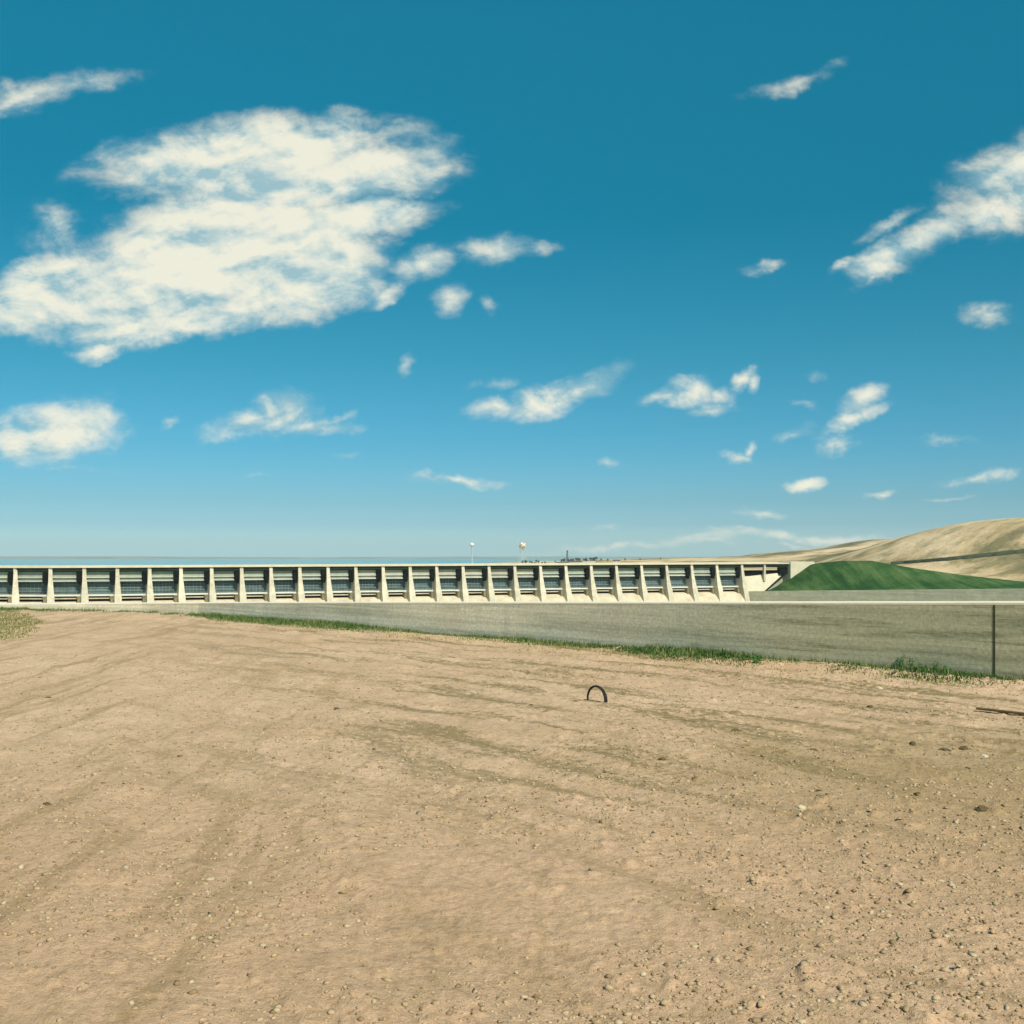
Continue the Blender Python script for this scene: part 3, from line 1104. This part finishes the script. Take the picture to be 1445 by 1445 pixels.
# far training wall
fw0 = line_pt(pier_px[25]) + UP * -3.0 + RT * 1.6
fdir = Vector((0.727, -0.686, 0)).normalized()
fpts = []
for k_ in range(0, 40):
    s = k_ * 8.0
    q_ = fw0 + fdir * s
    px = CX + F * q_.x / q_.y
    py = 834.3 - (px - 1060) * (3.5 / 357)
    q_.z = EYE + (HZ - py) / F * q_.y
    fpts.append(q_)
fw = empty('channel_wall', Vector((fpts[8].x, fpts[8].y, zr(-28))), 'far grey concrete channel wall below the green mound', 'wall')
fo = fw.location.copy()
fb = MB()
k = 4
vs, fs = [], []
nn = Vector((0.686, 0.727, 0))
for q_ in fpts:
    vs += [(q_.x, q_.y, zr(-45)), (q_.x, q_.y, q_.z), (q_.x + nn.x * 1.2, q_.y + nn.y * 1.2, q_.z), (q_.x + nn.x * 1.2, q_.y + nn.y * 1.2, zr(-45))]
for i in range(len(fpts) - 1):
    for j_ in range(4):
        fs.append((i * 4 + j_, (i + 1) * 4 + j_, (i + 1) * 4 + (j_ + 1) % 4, i * 4 + (j_ + 1) % 4))
fb.add(vs, fs).build('wall_body', M['wall_far'], fw, fo)

# chute floor between the walls
ch = MB()
cps = [(-420, -160), (300, -160), (420, 620), (-420, 430)]
gx = np.linspace(-420, 260, 12)
gy = np.linspace(-160, 560, 12)
vs = [(x, y, zr(-17 - 0.035 * max(0, y))) for y in gy for x in gx]
fs = [(r * 12 + c, r * 12 + c + 1, (r + 1) * 12 + c + 1, (r + 1) * 12 + c) for r in range(11) for c in range(11)]
chute = ch.add(vs, fs).build('spillway_chute', M['wall_far'])
tag(chute, kind='structure')

# ------------------------------------------------------------------ green mound behind the far wall
mp = [(1066, 836), (1078, 834), (1100, 819), (1122, 806), (1145, 796), (1165, 793), (1190, 791.5), (1230, 791.5), (1260, 796.5), (1300, 803.5), (1360, 811.5), (1417, 818), (1480, 824), (1600, 830), (1750, 836)]
mpx = np.array([a for a, b in mp], float)
mpy = np.array([b for a, b in mp], float)
cols_ = np.linspace(1062, 1740, 260)
rows_ = np.linspace(0, 1, 40)
mv = []
for r_ in rows_:
    for px in cols_:
        # foot on the far wall along this bearing
        dx = (px - CX) / F
        s = (fw0.x - dx * fw0.y) / (dx * fdir.y - fdir.x)
        Yw = fw0.y + fdir.y * s
        pw = 834.3 - (px - 1060) * (3.5 / 357)
        ftz = EYE + (HZ - pw) / F * Yw - 0.25
        crest_y = float(np.interp(px, mpx, mpy))
        Yc = Yw + 38
        cz = EYE + (HZ - crest_y) / F * Yc
        if r_ <= 0.6:
            t_ = r_ / 0.6
            e = t_ * t_ * (3 - 2 * t_) * 0.35 + t_ * 0.65
            Yy = Yw + 1.3 + (38 - 1.3) * t_
            zc = ftz + (cz - ftz) * e
        else:
            t_ = (r_ - 0.6) / 0.4
            Yy = Yc + 60 * t_
            zc = cz + (zr(-26) - cz) * t_ * t_
        Xx = dx * Yy
        zc += 0.25 * float(fbm(Xx * 0.12, Yy * 0.12, 4, 71)) * min(1, 4 * r_)
        mv.append((Xx, Yy, zc))
mv = np.array(mv)
nc = len(cols_)
ii = np.arange(len(mv)).reshape(len(rows_), nc)
mq = np.stack([ii[:-1, :-1], ii[:-1, 1:], ii[1:, 1:], ii[1:, :-1]], -1).reshape(-1, 4)
mound = np_mesh('grassy_embankment', mv, mq, M['mound'], True)
tag(mound, kind='structure')

# ------------------------------------------------------------------ hills, plain, reservoir
RA = [(-400, 830), (600, 824), (640, 800), (690, 794.5), (735, 792.6), (780, 791.3), (850, 790), (960, 787.3), (1057, 785), (1074, 782.5), (1116, 777.5), (1145, 775.5), (1184, 771), (1215, 764.5), (1246, 760), (1305, 760.5), (1360, 765), (1500, 770), (1700, 772)]
RB = [(900, 812), (1100, 806), (1180, 801), (1236, 791), (1260, 780), (1285, 769.5), (1310, 759.5), (1334, 751), (1355, 742.5), (1376, 736.5), (1395, 733), (1417, 731), (1500, 727), (1700, 726)]
ZA, ZB = 2300.0, 1150.0
gx = np.arange(-500, 1500, 9.0)
gy = np.concatenate([np.arange(575, 1900, 9.0), np.arange(1900, 3500, 16.0)])
HX, HY = np.meshgrid(gx, gy)


def prof_h(tab, Xv, Zr_):
    px = CX + F * Xv / Zr_
    a = np.array(tab, float)
    y = np.interp(px, a[:, 0], a[:, 1])
    return (HZ - y) / F * Zr_


basez = -78 + 52 / (1 + np.exp(-(HX - 95 - 0.0 * HY) / 22)) * np.clip(1.35 - (HY - 600) / 2500, 0.55, 1)
warpA = 130 * fbm(HX * 0.0016, HY * 0.0016, 3, 81)
warpB = 90 * fbm(HX * 0.003, HY * 0.003, 3, 83)
hA = prof_h(RA, HX, ZA)
hB = prof_h(RB, HX, ZB)
eA = np.exp(-np.abs((HY - ZA - 0 * warpA) / (520 + warpA)) ** 2.2)
eB = np.exp(-np.abs((HY - ZB) / np.where(HY < ZB, 290 + warpB, 420)) ** 2.0)
zA = basez + (hA - basez) * eA
zB = basez + (hB - basez) * eB
hz_ = np.maximum(zA, zB)
hz_ = hz_ + (5.5 * fbm(HX * 0.010, HY * 0.007, 5, 85) - 1.5) * np.clip((hz_ - basez) / 30, 0, 1) * (1 - 0.75 * np.maximum(eA, eB) ** 4)
# a terrace cut across the near hill, carrying a track
hv = np.stack([HX, HY, EYE + hz_], -1).reshape(-1, 3)
ii = np.arange(len(hv)).reshape(HX.shape)
hq = np.stack([ii[:-1, :-1], ii[:-1, 1:], ii[1:, 1:], ii[1:, :-1]], -1).reshape(-1, 4)
hills = np_mesh('hills', hv, hq, M['hill'], True)
tag(hills, kind='structure')


def hill_z(x, y):
    fx_ = min(max((x - gx[0]) / 9.0, 0), len(gx) - 1.001)
    ix = int(fx_)
    iy = int(min(max(np.searchsorted(gy, y) - 1, 0), len(gy) - 2))
    ty = min(max((y - gy[iy]) / (gy[iy + 1] - gy[iy]), 0), 1)
    tx = fx_ - ix
    a_ = hz_[iy, ix] * (1 - tx) + hz_[iy, ix + 1] * tx
    b_ = hz_[iy + 1, ix] * (1 - tx) + hz_[iy + 1, ix + 1] * tx
    return EYE + float(a_ * (1 - ty) + b_ * ty)


def see_hill(px, py):
    """first point of the hillside met looking that way"""
    for Yd in np.arange(640, 2600, 1.5):
        x = (px - CX) / F * Yd
        z = EYE + (HZ - py) / F * Yd
        if hill_z(x, Yd) >= z:
            return Vector((x, Yd, z))
    return None


# dark scrub-lined track cut along the side of the near hill
tk = [see_hill(px, np.interp(px, [1255, 1290, 1340, 1417, 1470], [797, 794.5, 790.5, 782.5, 777])) for px in range(1258, 1470, 4)]
tk = [p for p in tk if p is not None]
mb = MB()
vs = []
for i, p in enumerate(tk):
    hw = 3.2 + 1.2 * float(vnoise(np.array([i * 0.4]), np.array([0.5]), 3)[0])
    hw *= min(1, 0.35 + i / 12)
    for dy, dz in ((-hw * 1.6, 0.2), (-hw * 0.5, 2.6), (hw * 0.6, 2.8), (hw * 1.6, 0.2)):
        vs.append((p.x, p.y + dy, hill_z(p.x, p.y + dy) + dz))
fs = [(i * 4 + j_, (i + 1) * 4 + j_, (i + 1) * 4 + j_ + 1, i * 4 + j_ + 1) for i in range(len(tk) - 1) for j_ in range(3)]
scrub = mb.add(vs, fs).build('scrub', M['scrub'], smooth=True)
tag(scrub, 'dark line of scrub along the track across the near hill', 'scrub', kind='stuff')


base_sheet = MB().add([(-9000, -9000, zr(-92)), (9000, -9000, zr(-92)), (9000, 9000, zr(-92)), (-9000, 9000, zr(-92))], [(0, 1, 2, 3)]).build('terrain', M['terrain'])
tag(base_sheet, kind='structure')
lk = MB().add([(-8000, 470, zr(-70)), (600, 640, zr(-70)), (7000, 8600, zr(-70)), (-8000, 8600, zr(-70))], [(0, 1, 2, 3)]).build('reservoir', M['water'])
tag(lk, kind='structure')
# low far shore
fx = np.linspace(-7800, 7800, 420)
fy = np.linspace(7600, 9400, 14)
FX, FY = np.meshgrid(fx, fy)
fh = (-74 + (13 + 9 * fbm(FX * 0.0009, FY * 0.0009, 5, 91)) * np.sin(np.pi * np.clip((FY - 7600) / 1800, 0, 1)) ** 0.8)
fv = np.stack([FX, FY, EYE + fh], -1).reshape(-1, 3)
ii = np.arange(len(fv)).reshape(FX.shape)
fq = np.stack([ii[:-1, :-1], ii[:-1, 1:], ii[1:, 1:], ii[1:, :-1]], -1).reshape(-1, 4)
fs_ = np_mesh('far_shore_hills', fv, fq, M['farshore'], True)
tag(fs_, kind='structure')

# ------------------------------------------------------------------ far town on the ridge


def on_hill(px, Yd):
    x = (px - CX) / F * Yd
    return Vector((x, Yd, hill_z(x, Yd)))


# white ball tower
Yt = 2350
b = on_hill(666, Yt)
topz = EYE + (HZ - 768.5) / F * Yt
wt = empty('water_tower', b, 'white ball shaped water tower on a thin stem, left of the checkered tank', 'water tower')
rr = 4.6
mb = MB()
cz = topz - b.z
mb.lathe([(max(0.02, rr * math.sin(a)), cz - rr * math.cos(a) * 0.92) for a in np.linspace(0.18, math.pi, 18)], 28)
mb.build('tank', M['white'], wt, smooth=True)
mb = MB()
mb.lathe([(2.6, -2), (1.7, 4), (1.25, 9), (1.2, cz - rr - 3), (2.0, cz - rr * 0.9)], 20)
mb.build('stem', M['pale'], wt, smooth=True)

Yt = 2200
b = on_hill(737.5, Yt)
ct = EYE + (HZ - 770.0) / F * Yt - b.z
ck = empty('water_tower', b, 'orange and white checkered water tank on legs above the distant town', 'water tower')
mb = MB()
mb.lathe([(0.05, -6.2), (3.2, -5.6), (5.8, -3.6), (7.2, -1.0), (7.4, 1.6), (6.2, 4.4), (3.6, 6.2), (0.05, 7.0)], 32)
o = mb.build('tank', M['checker'], ck, smooth=True)
o.location = (0, 0, ct)
for k_ in range(6):
    a = k_ * math.pi / 3 + 0.2
    mb = MB()
    mb.tube([(math.cos(a) * 8.4, math.sin(a) * 8.4, -2), (math.cos(a) * 6.6, math.sin(a) * 6.6, ct - 1)], 0.35, 8)
    mb.build('leg', M['pale'], ck)
mb = MB()
mb.lathe([(0.9, -2), (0.9, ct - 4.0)], 12)
mb.build('riser_pipe', M['pale'], ck, smooth=True)

Yt = 2150
b = on_hill(800.5, Yt)
stk = empty('chimney', b, 'tall thin dark chimney rising behind the distant trees', 'chimney')
hst = EYE + (HZ - 776.5) / F * Yt - b.z
MB().lathe([(2.2, -2), (1.5, hst - 1.5), (1.5, hst)], 16).build('shaft', M['stack'], stk, smooth=True)
MB().lathe([(1.85, hst - 2.2), (1.85, hst - 0.6), (1.3, hst - 0.6)], 16).build('rim', M['stack'], stk)


def house(px, Yd, w, dpt, h, white, label):
    p = on_hill(px, Yd)
    r_ = empty('town_building', p, label, 'building', 'low buildings of the distant town', R(random.uniform(-20, 20)))
    MB().box(-w / 2, w / 2, -dpt / 2, dpt / 2, -3, h).build('wall', M['house'], r_)
    mb = MB()
    w2, d2 = w / 2 + 0.5, dpt / 2 + 0.5
    rh = h + (1.4 if white else 2.6)
    mb.add([(-w2, -d2, h + 0.003), (w2, -d2, h + 0.003), (w2, d2, h + 0.003), (-w2, d2, h + 0.003), (-w2, 0, rh), (w2, 0, rh)],
           [(0, 1, 5, 4), (2, 3, 4, 5), (0, 4, 3), (1, 2, 5), (3, 2, 1, 0)])
    mb.build('roof', M['roof_white'] if white else M['roof_dark'], r_)
    n = max(2, int(w / 5))
    for k_ in range(n):
        x = -w / 2 + (k_ + 0.5) * w / n
        MB().box(x - 0.7, x + 0.7, -dpt / 2 - 0.06, -dpt / 2 - 0.003, 1.0, 2.4).build('window', M['dark'], r_)


house(748, 2080, 22, 10, 3.4, True, 'long pale roofed building left in the distant town, below checkered tank')
house(770, 2050, 26, 11, 3.6, True, 'white roofed hall in the middle of the distant town')
house(792, 2090, 20, 10, 3.4, False, 'dark roofed building left of the chimney foot')
house(815, 2060, 30, 12, 4.0, False, 'broad dark roofed building right of the chimney')
house(831, 2020, 24, 12, 4.2, True, 'white roofed building at the right end of the distant town')
house(722, 2120, 16, 9, 3.2, False, 'small dark roofed building at the left end of the town')
house(870, 2060, 14, 9, 3.2, False, 'lone small house on the ridge right of the town')

# trees: three crowns, copied


def tree_proto(h, w, seed):
    rnd = random.Random(seed)
    tr = MB()
    tr.tube([(0, 0, -1), (0.15, 0.1, h * 0.35), (0.0, 0.2, h * 0.8)], [0.32, 0.25, 0.08], 7)
    for k_ in range(5):
        a = rnd.random() * 6.28
        z0 = h * (0.25 + 0.1 * k_)
        tr.tube([(0.1, 0.1, z0), (math.cos(a) * w * 0.3, math.sin(a) * w * 0.3, z0 + h * 0.22)], [0.12, 0.04], 5)
    cr_ = MB()
    clumps = [(Vector((rnd.gauss(0, w * 0.2), rnd.gauss(0, w * 0.2), h * rnd.uniform(0.3, 0.92))), rnd.uniform(0.14, 0.26) * w) for _ in range(12)]
    for c, r_ in clumps:
        for _ in range(60):
            d_ = Vector((rnd.gauss(0, 1), rnd.gauss(0, 1), rnd.gauss(0, 1))).normalized()
            q_ = c + d_ * r_ * rnd.random() ** 0.4
            n_ = Vector((rnd.gauss(0, 1), rnd.gauss(0, 1), rnd.gauss(0, 1))).normalized()
            u_ = n_.orthogonal().normalized()
            v_ = n_.cross(u_)
            s_ = rnd.uniform(0.18, 0.42)
            cr_.add([q_ - u_ * s_, q_ - v_ * s_ * 0.6, q_ + u_ * s_, q_ + v_ * s_ * 0.6], [(0, 1, 2, 3)])
    return tr, cr_


protos = []
tree_spots = []
rt = random.Random(5)
for px in np.linspace(737, 768, 10):
    tree_spots.append((px + rt.uniform(-1.5, 1.5), 2140 + rt.uniform(-25, 25), rt.uniform(0.75, 1.05)))
for px in np.linspace(791, 842, 17):
    tree_spots.append((px + rt.uniform(-1.5, 1.5), 2120 + rt.uniform(-25, 25), rt.uniform(0.85, 1.25)))
for px in (700, 707, 716, 724, 775, 783, 850, 858, 881, 905, 932):
    tree_spots.append((px + rt.uniform(-2, 2), 2130 + rt.uniform(-30, 30), rt.uniform(0.55, 0.9)))
for k_, (px, Yd, s) in enumerate(tree_spots):
    p = on_hill(px, Yd)
    r_ = empty('tree', p, 'small dark round tree in the row sheltering the distant town', 'tree', 'trees around the distant town', rt.random() * 6)
    r_.scale = (s, s, s)
    if len(protos) < 3:
        a_, c_ = tree_proto(8.0 + len(protos), 7.5, 100 + k_)
        protos.append((a_.build('trunk', M['bark'], r_), c_.build('crown', M['foliage'], r_)))
    else:
        for s_ in protos[k_ % 3]:
            c = s_.copy()
            c.parent = r_
            col.objects.link(c)

# ------------------------------------------------------------------ camera
cam = bpy.data.cameras.new('Camera')
cam.sensor_width = 36
cam.lens = 36 * F / 1445
cam.shift_y = (HZ - 722.5) / 1445
cam.clip_start = 0.1
cam.clip_end = 60000
co = bpy.data.objects.new('Camera', cam)
co.location = (0, 0, EYE)
co.rotation_euler = (R(90), 0, 0)
col.objects.link(co)
sc.camera = co

# ------------------------------------------------------------------ sun
sd = Vector((math.sin(SUN_AZ) * math.cos(SUN_EL), math.cos(SUN_AZ) * math.cos(SUN_EL), math.sin(SUN_EL)))
sun = bpy.data.lights.new('Sun', 'SUN')
sun.energy = 4.2
sun.angle = R(0.5)
sun.color = (1.0, 0.94, 0.80)
so = bpy.data.objects.new('Sun', sun)
so.rotation_euler = sd.to_track_quat('Z', 'Y').to_euler()
so.location = (60, -60, 80)
col.objects.link(so)

# ------------------------------------------------------------------ world: sky and clouds
w = bpy.data.worlds.new('World')
sc.world = w
w.use_nodes = True
nt = NT(w.node_tree)
for n in list(w.node_tree.nodes):
    w.node_tree.nodes.remove(n)
out = nt.n('ShaderNodeOutputWorld')
bg = nt.n('ShaderNodeBackground')
w.node_tree.links.new(bg.outputs[0], out.inputs[0])
tc = nt.n('ShaderNodeTexCoord')
dirv = tc.outputs['Generated']
sp = nt.n('ShaderNodeSeparateXYZ', i_0=dirv)
# below the skyline the air is as pale as at it
zc = nt.math('MAXIMUM', sp.outputs[2], 0.004)
cv_ = nt.n('ShaderNodeCombineXYZ', i_0=sp.outputs[0], i_1=sp.outputs[1], i_2=zc)
sky = nt.n('ShaderNodeTexSky', sky_type='NISHITA', sun_disc=False, sun_elevation=SUN_EL, sun_rotation=SUN_AZ,
           altitude=600, air_density=1.0, dust_density=1.0, ozone_density=2.0)
w.node_tree.links.new(cv_.outputs[0], sky.inputs[0])
SKY_STOPS = [(z / 0.6, tuple(c / 1.5 for c in t_)) for z, t_ in (
    (0.004, (0.78, 1.22, 1.52)), (0.0228, (0.51, 0.87, 1.17)), (0.0445, (0.41, 0.76, 0.97)), (0.096, (0.27, 0.75, 0.90)),
    (0.18, (0.16, 0.77, 0.80)), (0.296, (0.060, 0.81, 0.80)), (0.45, (0.085, 1.08, 1.0)))]
tint = nt.ramp(nt.math('DIVIDE', zc, 0.6), SKY_STOPS)
skyc = nt.vmath('MULTIPLY', sky.outputs[0], tint)
skyc = nt.vmath('SCALE', skyc, scale=0.15 / 1.32)

yy = nt.math('MAXIMUM', sp.outputs[1], 0.02)
u_ = nt.math('DIVIDE', sp.outputs[0], yy)
v_ = nt.math('DIVIDE', sp.outputs[2], yy)
uv = nt.n('ShaderNodeCombineXYZ', i_0=u_, i_1=v_, i_2=0.0).outputs[0]
w1 = nt.noise(uv, 9.0, 5, 0.6, 0, True)
w2 = nt.noise(uv, 38.0, 4, 0.6, 0, True)
wv = nt.vmath('ADD', uv, nt.vmath('SCALE', nt.vmath('SUBTRACT', w1, (0.5, 0.5, 0.5)), scale=0.045))
wv = nt.vmath('ADD', wv, nt.vmath('SCALE', nt.vmath('SUBTRACT', w2, (0.5, 0.5, 0.5)), scale=0.014))

CL = [  # x, y, half width, half height, tilt up to the right (deg), weight
    (310, 352, 190, 70, 6, 2.7), (430, 376, 125, 70, 12, 2.6), (190, 412, 170, 52, 8, 2.4), (90, 400, 110, 44, 14, 2.1),
    (250, 452, 180, 30, 7, 1.9), (140, 488, 48, 15, 12, 1.0), (480, 312, 130, 34, 8, 2.0), (560, 296, 70, 16, 12, 1.1),
    (330, 303, 140, 40, 6, 2.1), (500, 392, 58, 40, 20, 1.4), (20, 440, 100, 34, 10, 1.6), (400, 262, 200, 40, 6, 1.7), (545, 412, 28, 14, 30, 0.8),
    (80, 325, 42, 45, 40, 0.42), (590, 372, 55, 24, 5, 0.75), (700, 358, 52, 24, 5, 0.95), (760, 352, 30, 12, 10, 0.5),
    (632, 428, 24, 20, 0, 0.85), (690, 436, 16, 9, -20, 0.5),
    (90, 602, 82, 44, 5, 1.25), (152, 580, 26, 34, 10, 0.8), (20, 620, 70, 32, 0, 1.2),
    (402, 584, 46, 30, 0, 1.05), (345, 602, 66, 18, 8, 1.05), (440, 602, 62, 11, -2, 0.9), (470, 594, 30, 7, 12, 0.6),
    (570, 515, 11, 24, -20, 0.42),
    (702, 580, 44, 19, 8, 0.95), (762, 570, 64, 25, 14, 1.1), (824, 547, 52, 22, 24, 1.0),
    (935, 566, 50, 14, 6, 1.0), (980, 552, 38, 22, 0, 1.15), (1016, 556, 20, 15, 0, 1.0), (1002, 578, 34, 9, 14, 0.85), (1050, 534, 24, 11, 38, 0.95), (1068, 541, 10, 13, 0, 0.8),
    (1218, 562, 36, 19, 28, 0.9), (1202, 597, 54, 11, 24, 0.85), (1140, 577, 22, 9, -30, 0.6), (1182, 628, 28, 11, 8, 0.6), (1122, 613, 32, 10, 12, 0.52),
    (1037, 645, 26, 10, -12, 0.9), (1061, 636, 16, 8, 55, 0.8), (1130, 677, 28, 11, 12, 1.2), (1328, 627, 52, 11, -6, 0.62), (1378, 677, 52, 8, 2, 0.8),
    (1245, 693, 24, 4.5, 4, 0.7), (645, 678, 64, 8, -4, 0.7), (860, 650, 18, 5, 0, 0.5), (485, 640, 26, 5, 0, 0.45), (1075, 723, 42, 7, 3, 0.55),
    (1150, 757, 130, 8, -2, 0.85), (900, 772, 150, 7, 5, 0.55), (1100, 770, 120, 5, 0, 0.6), (360, 670, 30, 5, 0, 0.35), (240, 598, 14, 7, 30, 0.42), (810, 745, 60, 5, 3, 0.4),
    (1252, 372, 62, 26, 34, 1.1), (1312, 332, 72, 30, 30, 1.05), (1385, 305, 62, 30, 15, 1.0), (1190, 382, 26, 10, 25, 0.6), (1258, 314, 46, 13, 30, 0.7),
    (1235, 402, 26, 10, 40, 0.7), (1440, 280, 80, 40, 20, 1.0), (1394, 441, 36, 17, 5, 0.95), (1070, 375, 34, 8, 5, 0.42), (700, 540, 42, 10, 10, 0.38), (1150, 532, 16, 12, 30, 0.42),
    (1340, 700, 60, 4, 2, 0.35), (130, 665, 120, 5, -4, 0.33),
    (350, 222, 220, 56, 8, 2.1), (500, 245, 150, 44, 10, 1.8), (1450, 235, 110, 44, 22, 1.15), (60, 120, 120, 22, 10, 0.7), (1120, 110, 70, 14, 20, 0.6),
]
field = None
for (x, y, a, b, ang, wt_) in CL:
    if wt_ < 1.3:
        a, b, wt_ = a * 1.08, b * 1.08, wt_ * 1.08 + 0.10
    pv_ = wv if field is None else nt.vmath('ADD', wv, nt.vmath('SCALE', field, scale=1e-7))
    mp_ = nt.mapping(pv_, ((x - CX) / F, (HZ - y) / F, 0), (0, 0, R(ang)), (a * 1.28 / F, b * 1.30 / F, 1), 'TEXTURE')
    val = nt.math('MULTIPLY_ADD', nt.vmath('LENGTH', mp_), -wt_, wt_)
    field = val if field is None else nt.math('SMOOTH_MAX', field, val, 0.12)
# thin blue slit in the big cloud
sl = nt.mapping(wv, ((205 - CX) / F, (HZ - 420) / F, 0), (0, 0, R(10)), (95 / F, 10 / F, 1), 'TEXTURE')
slv = nt.math('SUBTRACT', 1.0, nt.vmath('LENGTH', sl), clamp=True)
field = nt.math('SUBTRACT', field, nt.math('MULTIPLY', slv, 1.1))
stretch = nt.mapping(uv, rot=(0, 0, R(-12)), scale=(1.0, 1.7, 1.0))
n1 = nt.noise(stretch, 17.0, 9, 0.57, 0.25)
off = nt.vmath('ADD', stretch, (0.007, 0.014, 0))
low = nt.noise(stretch, 7.5, 3, 0.55, 0.2)
lowb = nt.noise(nt.vmath('ADD', stretch, (0.012, 0.036, 0)), 7.5, 3, 0.55, 0.2)
n1b = nt.noise(off, 17.0, 5, 0.62, 0.25)
fine_ = nt.noise(stretch, 85.0, 5, 0.65)
dens = nt.math('ADD', field, nt.math('MULTIPLY', nt.math('SUBTRACT', n1, 0.5), nt.math('MULTIPLY_ADD', nt.smooth(field, 0.4, 1.4), -0.7, 1.75)))
dens = nt.math('ADD', dens, nt.math('MULTIPLY', nt.math('SUBTRACT', fine_, 0.5), 0.38))
alpha = nt.math('MULTIPLY', nt.smooth(dens, 0.0, 1.25), nt.smooth(field, -0.04, 0.26))
alpha = nt.math('MULTIPLY', alpha, nt.smooth(sp.outputs[1], 0.02, 0.2))
alpha = nt.math('MULTIPLY', alpha, 0.93)
rel = nt.math('MULTIPLY_ADD', nt.math('SUBTRACT', n1, n1b), 2.6, 0.52)
rel = nt.math('ADD', rel, nt.math('MULTIPLY', nt.math('SUBTRACT', low, lowb), 2.6))
rel = nt.math('ADD', rel, nt.math('MULTIPLY', nt.math('SUBTRACT', nt.math('MINIMUM', dens, 1.15), 0.95), 0.30))
ccol = nt.ramp(rel, [(0.10, (0.27, 0.42, 0.46)), (0.45, (0.52, 0.58, 0.53)), (0.80, (0.70, 0.68, 0.56))])
final = nt.mix(alpha, skyc, ccol)
w.node_tree.links.new(final, bg.inputs['Color'])
bg.inputs['Strength'].default_value = 1.0

# ------------------------------------------------------------------ air
HAZE = 5.0e-5
if HAZE:
    hb = MB().box(-9100, 9100, -9100, 9600, zr(-93), zr(75))
    hm = bpy.data.materials.new('haze')
    hm.use_nodes = True
    t = hm.node_tree
    t.nodes.remove(t.nodes['Principled BSDF'])
    pv = t.nodes.new('ShaderNodeVolumePrincipled')
    pv.inputs['Density'].default_value = HAZE
    pv.inputs['Color'].default_value = (0.86, 0.95, 0.98, 1)
    t.links.new(pv.outputs[0], t.nodes['Material Output'].inputs['Volume'])
    hz = hb.build('haze', hm)
    tag(hz, kind='stuff')

# ------------------------------------------------------------------ render settings
sc.render.engine = 'CYCLES'
sc.cycles.max_bounces = 6
sc.cycles.volume_bounces = 0
sc.view_settings.view_transform = 'Standard'
sc.view_settings.look = 'None'
sc.view_settings.exposure = 0.4
sc.view_settings.gamma = 1.0
